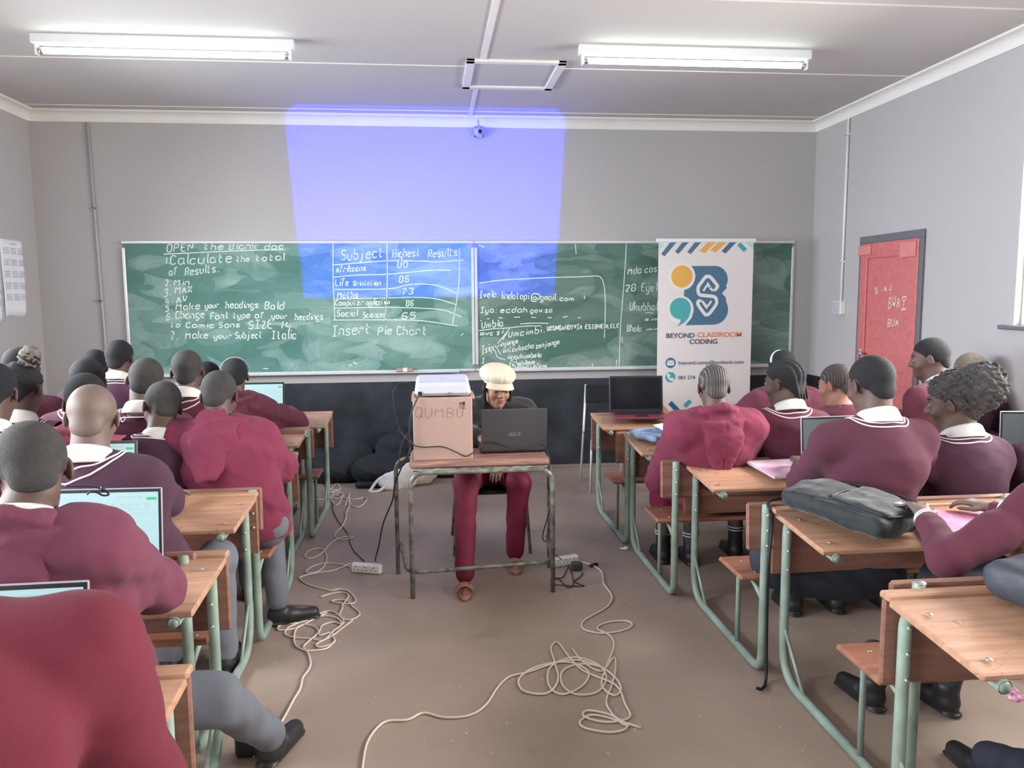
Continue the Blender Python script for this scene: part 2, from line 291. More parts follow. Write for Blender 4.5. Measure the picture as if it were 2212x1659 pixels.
class MB:
    def __init__(s): s.v = []; s.f = []; s.sm = []
    def add(s, v, f):
        n = len(s.v); s.v += [tuple(map(float, q)) for q in v]; s.f += [tuple(i+n for i in q) for q in f]
    def box(s, x0, x1, y0, y1, z0, z1, bev=0.0, R=None, c=None):
        x0, x1, y0, y1, z0, z1 = min(x0, x1), max(x0, x1), min(y0, y1), max(y0, y1), min(z0, z1), max(z0, z1)
        if bev <= 0:
            v = [(x, y, z) for x in (x0, x1) for y in (y0, y1) for z in (z0, z1)]
            f = [(0, 1, 3, 2), (4, 6, 7, 5), (0, 4, 5, 1), (2, 3, 7, 6), (0, 2, 6, 4), (1, 5, 7, 3)]
        else:
            b = min(bev, (x1-x0)*.49, (y1-y0)*.49, (z1-z0)*.49); v = []; f = []; idx = {}
            X = (x0, x1); Y = (y0, y1); Z = (z0, z1)
            for i in (0, 1):
                for j in (0, 1):
                    for k in (0, 1):
                        sx, sy, sz = (1-2*i)*b, (1-2*j)*b, (1-2*k)*b
                        for a, p in enumerate([(X[i], Y[j]+sy, Z[k]+sz), (X[i]+sx, Y[j], Z[k]+sz), (X[i]+sx, Y[j]+sy, Z[k])]):
                            idx[i, j, k, a] = len(v); v.append(p)
                        q = (idx[i, j, k, 0], idx[i, j, k, 1], idx[i, j, k, 2]); f.append(q if (i+j+k) % 2 == 0 else q[::-1])
            for i in (0, 1):
                q = [idx[i, 0, 0, 0], idx[i, 0, 1, 0], idx[i, 1, 1, 0], idx[i, 1, 0, 0]]; f.append(q if i == 0 else q[::-1])
                q = [idx[0, i, 0, 1], idx[1, i, 0, 1], idx[1, i, 1, 1], idx[0, i, 1, 1]]; f.append(q if i == 0 else q[::-1])
                q = [idx[0, 0, i, 2], idx[0, 1, i, 2], idx[1, 1, i, 2], idx[1, 0, i, 2]]; f.append(q if i == 0 else q[::-1])
            for i in (0, 1):
                for j in (0, 1):
                    q = [idx[i, j, 0, 0], idx[i, j, 0, 1], idx[i, j, 1, 1], idx[i, j, 1, 0]]; f.append(q)
                    q = [idx[i, 0, j, 0], idx[i, 0, j, 2], idx[i, 1, j, 2], idx[i, 1, j, 0]]; f.append(q)
                    q = [idx[0, i, j, 1], idx[0, i, j, 2], idx[1, i, j, 2], idx[1, i, j, 1]]; f.append(q)
        if R is not None:
            R = np.array(R); c = np.array(c if c is not None else ((x0+x1)/2, (y0+y1)/2, (z0+z1)/2)); v = [R@(np.array(q)-c)+c for q in v]
        s.add(v, f)
    def tube(s, pts, r, n=10, cap=True, r_end=None):
        P = np.array(pts, float); m = len(P); T = np.gradient(P, axis=0); T /= np.linalg.norm(T, axis=1)[:, None]+1e-12
        ref = np.array([0, 0, 1.0]) if abs(T[0][2]) < 0.9 else np.array([1.0, 0, 0])
        a = np.cross(T[0], ref); a /= np.linalg.norm(a); V = []; F = []
        for i in range(m):
            a = a-T[i]*(a@T[i]); a /= np.linalg.norm(a)+1e-12; b = np.cross(T[i], a)
            rr = r if r_end is None else r+(r_end-r)*i/(m-1)
            if hasattr(r, '__len__'): rr = r[i]
            for k in range(n):
                t = 2*PI*k/n; V.append(P[i]+rr*(math.cos(t)*a+math.sin(t)*b))
        for i in range(m-1):
            for k in range(n): F.append((i*n+k, (i+1)*n+k, (i+1)*n+(k+1) % n, i*n+(k+1) % n))
        if cap: F.append(tuple(range(n))); F.append(tuple(range((m-1)*n, m*n))[::-1])
        s.add(V, F)
    def cyl(s, a, b, r, n=16, r2=None): s.tube([a, b], r, n, True, r2)
    def disc(s, c, nrm, r, n=20, h=0.0):
        c = np.array(c, float); nrm = np.array(nrm, float); nrm /= np.linalg.norm(nrm)
        s.tube([c, c+nrm*max(h, 1e-4)], r, n)
    def ell(s, c, r, n=14, mm=8, R=None):
        V = []; F = []
        for i in range(mm+1):
            t = PI*i/mm
            for k in range(n):
                p = np.array([r[0]*math.sin(t)*math.cos(2*PI*k/n), r[1]*math.sin(t)*math.sin(2*PI*k/n), r[2]*math.cos(t)])
                if R is not None: p = R@p
                V.append(p+np.array(c))
        for i in range(mm):
            for k in range(n): F.append((i*n+k, (i+1)*n+k, (i+1)*n+(k+1) % n, i*n+(k+1) % n))
        s.add(V, F)
    def build(s, name, m, parent=None, smooth=False, origin=(0, 0, 0)):
        o = new_obj(name, s.v, s.f, m, parent, smooth, origin)
        return o
def fillet(pts, r, n=6):
    P = [np.array(p, float) for p in pts]; out = [P[0]]
    for i in range(1, len(P)-1):
        a, b, c = P[i-1], P[i], P[i+1]; u = (a-b)/np.linalg.norm(a-b); w = (c-b)/np.linalg.norm(c-b)
        rr = r[i-1] if hasattr(r, '__len__') else r; d = min(rr, np.linalg.norm(a-b)*.48, np.linalg.norm(c-b)*.48)
        for k in range(n+1):
            t = k/n; out.append((1-t)**2*(b+u*d)+2*t*(1-t)*b+t*t*(b+w*d))
    out.append(P[-1]); return out
def catmull(pts, n=6):
    P = [np.array(p, float) for p in pts]; P = [2*P[0]-P[1]]+P+[2*P[-1]-P[-2]]; out = []
    for i in range(1, len(P)-2):
        for k in range(n):
            t = k/n; a, b, c, d = P[i-1], P[i], P[i+1], P[i+2]
            out.append(0.5*((2*b)+(-a+c)*t+(2*a-5*b+4*c-d)*t*t+(-a+3*b-3*c+d)*t**3))
    out.append(P[-2]); return out
def struct(mb, name, m, smooth=False):
    o = mb.build(name, m, None, smooth); o['kind'] = 'structure'; return o
def nrm(v): v = np.array(v, float); return v/(np.linalg.norm(v)+1e-12)
def rotz(a): c, s = math.cos(a), math.sin(a); return np.array([[c, -s, 0], [s, c, 0], [0, 0, 1.0]])
def rotx(a): c, s = math.cos(a), math.sin(a); return np.array([[1.0, 0, 0], [0, c, -s], [0, s, c]])
def roty(a): c, s = math.cos(a), math.sin(a); return np.array([[c, 0, s], [0, 1.0, 0], [-s, 0, c]])

# ---------------------------------------------------------------- the room
mb = MB(); mb.box(XL-WT, XR+WT, YB-WT, WT, -0.1, 0.0); struct(mb, 'floor', M['floor'])
mb = MB(); mb.box(XL-WT, XR+WT, YB-WT, WT, ZC, ZC+0.1); struct(mb, 'ceiling', M['ceiling'])
mb = MB(); mb.box(XL-WT, XR+WT, 0.0, WT, 0, ZC); struct(mb, 'wall_front', M['wall_front'])
mb = MB(); mb.box(XL-WT, XR+WT, YB-WT, YB, 0, ZC); struct(mb, 'wall_back', M['wall_plain'])
def side_wall(name, x0, x1, wins, m):
    mb = MB(); ys = sorted(wins); cur = YB
    for a, b in ys:
        mb.box(x0, x1, cur, a, 0, ZC); mb.box(x0, x1, a, b, 0, WZ0); mb.box(x0, x1, a, b, WZ1, ZC); cur = b
    mb.box(x0, x1, cur, 0, 0, ZC); struct(mb, name, m)
side_wall('wall_right', XR, XR+WT, WIN_R, M['wall_side'])
side_wall('wall_left', XL-WT, XL, WIN_L, M['wall_plain'])
wn = 0
for wins, xi, sg in ((WIN_R, XR, 1), (WIN_L, XL, -1)):
    for a, b in wins:
        wn += 1; x = xi+sg*0.07; mb = MB(); t = 0.022
        for y in (a, (2*a+b)/3, (a+2*b)/3, b): mb.box(x-t, x+t, y-t if y != a else y, y+t if y != b else y, WZ0, WZ1, 0.003)
        for z in (WZ0, WZ0+0.38, WZ1-0.04): mb.box(x-t*0.8, x+t*0.8, a, b, z, z+0.04, 0.003)
        o = struct(mb, 'window_%d' % wn, M['white'])
        mb = MB(); mb.box(x+0.003*sg-0.002, x+0.003*sg+0.002, a, b, WZ0, WZ1); mb.build('pane', M['glass'], o)
        mb = MB(); mb.box(min(xi-sg*0.045, xi+sg*0.05), max(xi-sg*0.045, xi+sg*0.05), a-0.09, b+0.09, WZ0-0.028, WZ0, 0.006); mb.build('sill', M['doorframe'], o)
# cornice: coved trim between wall and ceiling
def cornice(name, p0, p1, inward):
    p0 = np.array(p0, float); p1 = np.array(p1, float); inw = np.array(inward, float)
    prof = [(0, 0), (0.012, 0), (0.014, 0.012)]+[(0.014+0.062*(1-math.cos(t)), 0.014+0.062*math.sin(t)) for t in np.linspace(0.15, PI/2, 6)]+[(0.082, 0.08), (0.082, 0.093), (0, 0.093)]
    V = []; n = len(prof)
    for p in (p0, p1):
        e = inw*0
        for a, b in prof: V.append(p+inw*a+np.array([0, 0, ZK+b]))
    F = [(i, (i+1) % n, n+(i+1) % n, n+i) for i in range(n)]+[tuple(range(n)), tuple(range(n, 2*n))[::-1]]
    mb = MB(); mb.add(V, F); struct(mb, name, M['white'])
cornice('trim_1', (XL, 0, 0), (XR, 0, 0), (0, -1, 0)); cornice('trim_2', (XR, 0, 0), (XR, YB, 0), (-1, 0, 0)); cornice('trim_3', (XL, YB, 0), (XL, 0, 0), (1, 0, 0))
# cover strips on the ceiling boards
mb = MB(); mb.box(0.235, 0.27, -0.08, -1.04, ZC-0.008, ZC, 0.002); mb.box(0.235, 0.275, -1.77, YB, ZC-0.008, ZC); struct(mb, 'trim_4', M['white'])
mb = MB()
for y in (-0.225, -1.58, -2.95, -4.3, -5.7): mb.box(XL+0.08, XR-0.08, y-0.006, y+0.006, ZC-0.005, ZC)
struct(mb, 'trim_5', M['white'])
mb = MB(); mb.box(XL, XR, -0.05, 0.0, 0, 0.022, 0.004); struct(mb, 'baseboard_front', mat('kerb_cement', (150, 134, 126), 0.8, var=0.2))
# ceiling hatch
t = empty('ceiling_hatch', (0.49, -1.4, ZC), 'square white ceiling trapdoor panel in raised frame between the two tube lights', 'hatch')
mb = MB(); o3 = (0.49, -1.4, ZC)
for x0, x1, y0, y1 in ((0.14, 0.20, -1.77, -1.04), (0.775, 0.835, -1.77, -1.04), (0.14, 0.835, -1.77, -1.71), (0.14, 0.835, -1.10, -1.04)): mb.box(x0, x1, y0, y1, ZC-0.02, ZC, 0.004)
mb.build('frame', M['white'], t, origin=o3)
mb = MB(); mb.box(0.20, 0.775, -1.71, -1.10, ZC-0.006, ZC+0.0, 0); mb.build('panel', M['ceiling'], t, origin=o3)
# tube lights
def tube_light(x0, y, label):
    L_ = 1.50; t = empty('tube_light', (x0+L_/2, y, ZC), label, 'light', 'fluorescent ceiling lights'); o = (x0+L_/2, y, ZC)
    mb = MB(); mb.box(x0-0.03, x0+L_+0.03, y-0.032, y+0.032, ZC-0.062, ZC, 0.006); mb.build('batten', M['metalwhite'], t, origin=o)
    for xx in (x0-0.012, x0+L_-0.003):
        mb = MB(); mb.box(xx, xx+0.015, y-0.02, y+0.02, ZC-0.125, ZC-0.055, 0.004); mb.build('lamp_holder', M['metalwhite'], t, origin=o)
    mb = MB(); mb.cyl((x0+0.03, y, ZC-0.098), (x0+L_-0.03, y, ZC-0.098), 0.019, 18); mb.build('tube', M['tube'], t, True, origin=o)
    mb = MB(); mb.cyl((x0+0.003, y, ZC-0.098), (x0+0.032, y, ZC-0.098), 0.0195, 18); mb.cyl((x0+L_-0.032, y, ZC-0.098), (x0+L_-0.003, y, ZC-0.098), 0.0195, 18); mb.build('tube_cap', M['bolt'], t, True, origin=o)
tube_light(-2.485, -2.06, 'lit fluorescent ceiling tube above the left chalkboard'); tube_light(0.880, -2.11, 'lit fluorescent ceiling tube to the right of the ceiling trapdoor')
# dome camera on the cornice
t = empty('security_camera', (0.332, -0.02, 3.10), 'small white security camera under the cornice above the boards', 'camera'); o = (0.332, -0.02, 3.10)
mb = MB(); mb.box(0.285, 0.379, -0.05, -0.0, 3.045, 3.15, 0.018); mb.tube([(0.325, -0.085, 3.14), (0.318, -0.09, 3.19)], 0.008, 8); mb.build('housing', M['plastic_white'], t, True, origin=o)
mb = MB(); mb.ell((0.332, -0.062, 3.095), (0.036, 0.034, 0.036), 18, 12); mb.build('eyeball', M['plastic_white'], t, True, origin=o)
mb = MB(); mb.ell((0.336, -0.082, 3.092), (0.022, 0.018, 0.022), 18, 12); mb.build('lens', M['plastic_black'], t, True, origin=o)
# conduits and switch box
mb = MB(); mb.tube(fillet([(-3.037, -0.014, 3.135), (-3.006, -0.014, 1.24), (-2.99, -0.014, 0.3)], 0.1), 0.011, 10)
for z in (2.4, 1.6): mb.box(-3.04+0.0165*(3.135-z)/1.9-0.018, -3.04+0.0165*(3.135-z)/1.9+0.022, -0.03, 0, z, z+0.02, 0.003)
tag(mb.build('conduit_pipe', M['wall_plain'], None, True), 'grey painted conduit pipe down the front wall left of the boards', 'pipe')
mb = MB(); mb.tube(fillet([(XR-0.014, -0.603, 3.14), (XR-0.014, -0.593, 1.56)], 0.05), 0.011, 10)
for z in (3.0, 1.9): mb.box(XR-0.03, XR, -0.62, -0.575, z, z+0.02, 0.003)
tag(mb.build('conduit_pipe', M['white'], None, True), 'white conduit pipe running down the right wall to a socket box', 'pipe')
t = empty('socket_box', (XR, -0.585, 1.5), 'small white electrical box at the end of the conduit beside the red door', 'box'); o = (XR, -0.585, 1.5)
mb = MB(); mb.box(XR-0.055, XR, -0.655, -0.52, 1.44, 1.56, 0.006); mb.build('housing', M['white'], t, origin=o)
mb = MB(); mb.box(XR-0.061, XR-0.055, -0.65, -0.525, 1.446, 1.554, 0.002)
mb.build('cover', M['plastic_white'], t, origin=o)
mb = MB(); mb.disc((XR-0.061, -0.59, 1.47), (-1, 0, 0), 0.004, 8, 0.002); mb.disc((XR-0.061, -0.59, 1.53), (-1, 0, 0), 0.004, 8, 0.002); mb.build('screw', M['bolt'], t, origin=o)
# door
mb = MB(); y0, y1, zt = -1.755, -0.878, 2.10
for a, b, c, d in ((y0, y0+0.045, 0, zt-0.06), (y1-0.035, y1, 0, zt-0.06), (y0, y1, zt-0.06, zt)): mb.box(XR-0.022, XR+0.0, a, b, c, d, 0.003)
door = struct(mb, 'door_1', M['doorframe'])
a, b = y0+0.045, y1-0.035
mb = MB(); mb.box(XR-0.012, XR-0.002, a, b, 0.01, zt-0.06); mb.build('panel', M['door'], door)
mb = MB()
for p, q, r, s in ((a, a+0.115, 0.01, zt-0.065), (b-0.1, b, 0.01, zt-0.065), (a+0.115, b-0.1, zt-0.185, zt-0.065), (a+0.115, b-0.1, 0.86, 1.0), (a+0.115, b-0.1, 0.01, 0.2)): mb.box(XR-0.03, XR-0.010, p, q, r, s, 0.004)
mb.build('rail', M['door'], door)
mb = MB(); mb.box(XR-0.042, XR-0.03, a+0.02, a+0.22, zt-0.2, zt-0.085, 0.003); mb.box(XR-0.045, XR-0.03, b-0.17, b+0.02, zt-0.155, zt-0.08, 0.003); mb.build('block', M['doorworn'], door)
mb = MB(); mb.box(XR-0.034, XR-0.028, b-0.09, b-0.04, 1.02, 1.16, 0.004); mb.tube(fillet([(XR-0.034, b-0.065, 1.13), (XR-0.075, b-0.065, 1.13), (XR-0.075, b-0.16, 1.125)], 0.02), 0.008, 8); mb.build('handle', M['bolt'], door, True)

def font(name, text, size, loc, m, parent, off=0.0, align='LEFT', rot=(PI/2, 0, 0), spacing=1.0, shear=0.0):
    c = D.curves.new(name, 'FONT'); c.body = text; c.size = size; c.offset = off; c.align_x = align; c.extrude = 0.0004; c.space_character = spacing; c.shear = shear
    tmp = D.objects.new(name, c); COL.objects.link(tmp); bpy.context.view_layer.update()
    me = D.meshes.new_from_object(tmp.evaluated_get(bpy.context.evaluated_depsgraph_get())); D.objects.remove(tmp); me.materials.clear(); me.materials.append(m)
    o = D.objects.new(name, me); COL.objects.link(o); o.parent = parent; o.location = loc; o.rotation_euler = rot; return o
# ---------------------------------------------------------------- handwriting
G = dict(a="44 35 15 04 01 10 30 42;45 41 50", b="09 00;03 15 35 44 41 30 10 01", c="44 35 15 04 01 10 30 41", d="49 40;44 35 15 04 01 10 30 41", e="03 43 44 35 15 04 01 10 30 41", f="48 39 29 18 10;05 35", g="44 35 15 04 01 10 30 42;45 4a 3c 1c 0b", h="09 00;03 15 35 44 40", i="15 10;17 18", j="25 2a 1c 0b;27 28", k="09 00;45 02;13 40", l="19 11 20", m="05 00;04 15 24 20;24 35 44 40", n="05 00;03 15 35 44 40", o="15 04 01 10 30 41 44 35 15", p="05 0c;04 15 35 44 41 30 10 01", q="44 35 15 04 01 10 30 41;45 4c", r="05 00;03 15 35 44", s="44 35 15 04 13 32 41 30 10 01", t="18 11 20 31;05 35", u="05 01 10 30 41;45 40", v="05 20 45", w="05 10 23 30 45", x="05 40;45 00", y="05 01 10 30 41;45 4a 3c 1c 0b", z="05 45 00 40",
 A="00 28 40;13 33", B="00 08 28 47 45 24 04;24 43 41 20 00", C="47 28 18 06 02 10 30 41", D="00 08 28 46 42 20 00", E="48 08 00 40;04 34", F="48 08 00;04 34", G="47 28 18 06 02 10 30 42 44 24", H="08 00;48 40;04 44", I="08 48;28 20;00 40", J="48 42 30 10 02", K="08 00;48 03;14 40", L="08 00 40", M="00 08 24 48 40", N="00 08 40 48", O="18 06 02 10 30 42 46 38 18", P="00 08 38 47 45 34 04", Q="18 06 02 10 30 42 46 38 18;22 50", R="00 08 38 47 45 34 04;24 40", S="47 38 18 07 05 14 34 43 41 30 10 01", T="08 48;28 20", U="08 02 10 30 42 48", V="08 20 48", W="08 10 25 30 48", X="08 40;48 00", Y="08 24 48;24 20", Z="08 48 00 40")
G.update({'0': "18 06 02 10 30 42 46 38 18", '1': "18 10", '2': "07 18 38 47 45 00 40", '3': "07 18 38 47 45 24 43 41 30 10 01", '4': "18 03 43;35 30", '5': "48 08 05 35 44 41 30 10 01", '6': "47 38 18 05 01 10 30 41 43 34 14 03", '7': "08 48 10;14 34", '8': "24 05 07 18 38 47 45 24 03 01 10 30 41 43 24", '9': "40 48 18 05 24 45", '.': "10 20", ':': "10 20;15 25", ',': "21 1b", '-': "04 34", '/': "0b 48", '@': "43 34 14 12 31 43 41 51 64 57 28 07 02 1a 4a", '<': "24 06 08 17 28 37 48 46 24;24 20"})
def gy(ch): return int(ch) if ch.isdigit() else -(ord(ch)-96)
def ribbon(mb, P2, w, org, ux, uz, off):
    """flat chalk stroke on a plane: P2 list of (s,t) in metres"""
    P = np.array(P2, float)
    if len(P) < 2: return
    T = np.gradient(P, axis=0); T /= np.linalg.norm(T, axis=1)[:, None]+1e-9; Nn = np.stack([-T[:, 1], T[:, 0]], 1)
    ww = w*(0.85+0.3*rng.rand(len(P)))[:, None]/2
    A = P+Nn*ww; B = P-Nn*ww; V = [org+ux*q[0]+uz*q[1]+off for q in A]+[org+ux*q[0]+uz*q[1]+off for q in B]; n = len(P)
    mb.add(V, [(i, i+1, n+i+1, n+i) for i in range(n-1)])
def write(mb, text, P0, P1, h, w, off, slant=0.12, up=np.array([0, 0, 1.0])):
    P0 = np.array(P0); P1 = np.array(P1); L_ = np.linalg.norm(P1-P0); ux = (P1-P0)/L_
    adv = []
    for ch in text: adv.append(3.6 if ch == ' ' else 3.0 if ch in '.,:i1l' else 7.6 if ch in 'mMwW@' else 6.2)
    sx = L_/max(sum(adv)-1.5, 1); sy = h/8.0; x = 0.0
    for ch, a in zip(text, adv):
        g = G.get(ch)
        if g:
            ws = 1.25 if ch in 'mMwW' else 1.0; jy = rng.uniform(-0.3, 0.3); js = rng.uniform(0.92, 1.06)
            for st in g.split(';'):
                p = [((int(q[0])*ws*js+slant*gy(q[1]))*sx+x*sx, (gy(q[1])*js+jy)*sy) for q in st.split()]
                if len(p) > 2:
                    q = [p[0]]
                    for i in range(len(p)-1): q += [(0.75*p[i][0]+0.25*p[i+1][0], 0.75*p[i][1]+0.25*p[i+1][1]), (0.25*p[i][0]+0.75*p[i+1][0], 0.25*p[i][1]+0.75*p[i+1][1])]
                    p = q+[p[-1]]
                ribbon(mb, p, w, P0, ux, up, off)
        x += a

# ---------------------------------------------------------------- chalkboards
ZB1, ZB0 = 2.131, 0.931
def chalkboard(x0, x1, m, label, rows, strokes, fn, sc):
    t = empty('chalkboard', ((x0+x1)/2, 0, ZB0), label, 'chalkboard', 'wall chalkboards'); o = ((x0+x1)/2, 0, ZB0)
    mb = MB(); mb.box(x0+0.02, x1-0.02, -0.022, -0.002, ZB0+0.02, ZB1-0.02); mb.build('writing_surface', m, t, origin=o)
    mb = MB(); w = 0.026
    for a, b, c, d in ((x0, x1, ZB0, ZB0+w), (x0, x1, ZB1-w, ZB1), (x0, x0+w, ZB0+0.06, ZB1-0.06), (x1-w, x1, ZB0+0.06, ZB1-0.06)): mb.box(a, b, -0.034, -0.001, c, d, 0.005)
    mb.build('frame', M['alu'], t, origin=o)
    mb = MB(); mb.box(x0+0.15, x1-0.15, -0.075, -0.03, ZB0-0.004, ZB0+0.010, 0.004); mb.build('chalk_ledge', M['alu'], t, origin=o)
    mb = MB(); Y = -0.0235; off = np.zeros(3)
    X0, Y0 = fn
    for text, xa, ya, xb, yb, h in rows:
        A = atY(X0+xa*sc, Y0+ya*sc, Y); B = atY(X0+xb*sc, Y0+yb*sc, Y); write(mb, text, A, B, h*sc*0.0040, 0.0088, off)
    for st in strokes:
        P = catmull([atY(X0+p[0]*sc, Y0+p[1]*sc, Y) for p in st], 5) if len(st) > 2 else [atY(X0+st[0][0]*sc, Y0+st[0][1]*sc, Y), atY(X0+st[1][0]*sc, Y0+st[1][1]*sc, Y)]
        org = np.array(P[0]); ribbon(mb, [(p[0]-org[0], p[2]-org[2]) for p in P], 0.0075, org, np.array([1.0, 0, 0]), np.array([0, 0, 1.0]), off)
    mb.build('chalk_writing', M['chalk'], t, origin=o)
    return t
k = 0.19286/0.1929
RA = [("OPEN", 570, 232, 868, 210, 85), ("the", 985, 205, 1210, 198, 70), ("Blank", 1270, 203, 1585, 195, 72), ("doc", 1665, 205, 1885, 192, 62), ("1.", 560, 360, 600, 358, 75), ("Calculate", 610, 372, 1300, 345, 100), ("the", 1350, 340, 1500, 336, 62), ("total", 1565, 330, 1885, 322, 72), ("of", 598, 490, 690, 485, 80), ("Results.", 778, 492, 1148, 450, 85), ("2.", 555, 608, 612, 606, 72), ("Min", 655, 603, 830, 598, 68), ("3.", 540, 738, 615, 708, 80), ("MAX", 665, 695, 858, 680, 78), ("4.", 560, 825, 635, 790, 70), ("AV", 680, 800, 800, 798, 78), ("5.", 558, 900, 625, 882, 70), ("Make", 675, 878, 945, 866, 70), ("your", 1000, 862, 1160, 850, 60), ("headings", 1232, 858, 1600, 855, 76), ("Bold", 1670, 868, 1885, 872, 80), ("6.", 570, 1000, 635, 978, 75), ("Change", 672, 980, 995, 965, 82), ("Font", 1060, 985, 1270, 972, 72), ("type", 1312, 975, 1505, 965, 62), ("of", 1560, 970, 1660, 970, 62), ("your", 1745, 975, 1925, 975, 60), ("headings", 2010, 992, 2325, 985, 72), ("to", 612, 1075, 720, 1068, 52), ("Comic", 785, 1078, 1105, 1075, 55), ("Sons", 1155, 1078, 1395, 1070, 60), ("SIZE", 1490, 1090, 1755, 1085, 90), ("14", 1845, 1085, 1970, 1100, 80), ("7.", 615, 1215, 690, 1210, 92), ("Make", 782, 1200, 1035, 1195, 78), ("your", 1100, 1200, 1300, 1195, 60), ("Subject", 1340, 1198, 1640, 1192, 72), ("Italic", 1748, 1205, 2025, 1200, 95)]
SA = [[(535, 255), (1100, 228), (1560, 210), (1900, 206)], [(1650, 1535), (1710, 1538)]]
bx, by = (640-250)/0.19286, 0.0
def sh(rows): return [(t_, a*k+bx, b*k, c*k+bx, d*k, h) for t_, a, b, c, d, h in rows]
RA += sh([("Subject", 505, 322, 975, 285, 112), ("Highest", 1080, 290, 1385, 275, 88), ("Results", 1478, 288, 1805, 272, 88), ("Afrikaans", 448, 460, 782, 435, 68), ("80", 1130, 405, 1248, 405, 72), ("Life", 438, 610, 588, 606, 78), ("Orintation", 640, 608, 945, 600, 55), ("86", 1150, 572, 1265, 560, 75), ("Maths", 462, 745, 695, 742, 66), ("73", 1185, 705, 1310, 702, 68), ("Computer", 438, 828, 750, 822, 58), ("Application", 785, 825, 1045, 818, 66), ("86", 1230, 835, 1315, 832, 66), ("Social", 455, 950, 685, 945, 68), ("Sciences", 750, 965, 1000, 958, 62), (". 65", 1085, 980, 1335, 978, 75), ("Insert", 405, 1172, 830, 1142, 118), ("Pie", 915, 1165, 1075, 1150, 98), ("Chart", 1125, 1155, 1465, 1160, 98)])
SB = [[(412, 130), (412, 500), (432, 990)], [(1016, 125), (1018, 600), (995, 990)], [(1828, 190), (1820, 600), (1750, 1040)], [(412, 375), (1015, 330), (1400, 332), (1600, 340), (1872, 320)], [(418, 512), (700, 487), (1015, 480), (1500, 435), (1730, 436)], [(430, 650), (1030, 642), (1230, 600), (1400, 588), (1600, 612), (1808, 700)], [(435, 757), (1015, 745), (1300, 738), (1550, 752), (1802, 822)], [(435, 860), (1010, 850), (1400, 860), (1650, 880), (1850, 957)], [(412, 992), (1000, 990), (1400, 1000), (1805, 1060)], [(1845, 1165), (1872, 1142)], [(645, 1455), (655, 1480), (685, 1478)], [(590, 1505), (620, 1495)]]
SA += [[(p[0]*k+bx, p[1]*k) for p in s] for s in SB]
chalkboard(-2.815, 0.272, M['boardA'], 'left green chalkboard with numbered instructions and a table of subjects', RA, SA, (250, 500), 0.19286)
RC = [("Ivela:", 82, 742, 290, 735, 78), ("lindatapi", 325, 752, 635, 760, 80), ("@", 655, 775, 755, 770, 85), ("gmail.", 765, 770, 950, 770, 72), ("com", 980, 775, 1140, 775, 50), ("Iya:", 92, 912, 268, 905, 62), ("ecdoh.", 315, 910, 650, 905, 60), ("gov.za", 655, 908, 895, 905, 52), ("Umbla", 105, 1085, 345, 1058, 75), ("mwc", 92, 1165, 235, 1160, 55), ("zi", 270, 1160, 345, 1140, 55), ("/Umcimbi.", 345, 1195, 805, 1128, 66), ("UKUNGAHOYVIA", 840, 1112, 1230, 1092, 56), ("ESIBHEDLELE", 1265, 1088, 1645, 1078, 48), ("Isiqu", 108, 1372, 262, 1325, 85), ("injongo", 318, 1288, 510, 1248, 52), ("iintcukacha", 345, 1362, 690, 1305, 58), ("zenjongo", 712, 1312, 975, 1258, 58), ("iigqukumbelo", 398, 1430, 775, 1405, 52), ("Zithobileyo", 412, 1515, 700, 1482, 52), ("Isama", 470, 1535, 630, 1530, 36), ("Lefana", 655, 1530, 838, 1518, 42), ("Mda cost", 1745, 482, 2120, 440, 80), ("28", 1712, 670, 1830, 668, 78), ("EyeTh", 1895, 672, 2140, 662, 92), ("Ukubhala", 1765, 885, 2120, 878, 92), ("eimi", 1935, 1000, 2110, 1000, 40), ("Bhola", 1735, 1120, 1895, 1120, 72), ("imr", 1940, 1108, 2080, 1108, 30), ("I", 108, 1475, 140, 1472, 60)]
SC_ = [[(78, 578), (300, 548), (560, 532), (900, 515), (1200, 508), (1400, 500), (1450, 530), (1475, 600), (1490, 750), (1488, 1000), (1480, 1195)], [(1727, 130), (1712, 400), (1690, 700), (1660, 1100), (1645, 1520)], [(1680, 1180), (1678, 1250)], [(1620, 1440), (1612, 1520)], [(88, 998), (105, 995)], [(165, 978), (192, 976)], [(295, 967), (342, 968)], [(470, 960), (535, 960)], [(662, 962), (715, 962)], [(845, 966), (892, 966)], [(1015, 962), (1068, 950)], [(1182, 968), (1218, 966)], [(540, 1035), (700, 1026), (855, 1030)], [(75, 1112), (240, 1090), (400, 1080), (600, 1060), (770, 1058)], [(268, 1290), (290, 1330), (322, 1380)], [(310, 1270), (262, 1310), (265, 1360), (290, 1410), (375, 1440)], [(430, 1070), (370, 1150), (285, 1255)], [(1940, 915), (1985, 908), (2028, 918)], [(1345, 1475), (1350, 1518)], [(1255, 715), (1258, 755)], [(75, 155), (110, 165), (130, 185)], [(1155, 140), (1165, 250)]]
chalkboard(0.277, 3.336, M['boardB'], 'right green chalkboard with handwritten address notes, partly behind the white banner', RC, SC_, (1020, 500), 0.19285)
mb = MB(); a = atY(857, 811, -0.06); b = atY(892, 811, -0.06); mb.box(a[0], b[0], -0.085, -0.036, ZB0+0.01, ZB0+0.045, 0.005)
du = tag(mb.build('board_duster', M['card'], None, origin=(a[0], -0.06, ZB0)), 'small wooden board duster on the chalk ledge above the cardboard box', 'duster')
mb = MB(); mb.box((2*a[0]+b[0])/3+0.01, (a[0]+2*b[0])/3, -0.087, -0.035, ZB0+0.011, ZB0+0.047, 0.002); mb.build('felt', M['white'], du, origin=(a[0], -0.06, ZB0))
cb1 = [o_ for o_ in D.objects if o_.name == 'chalkboard'][0]
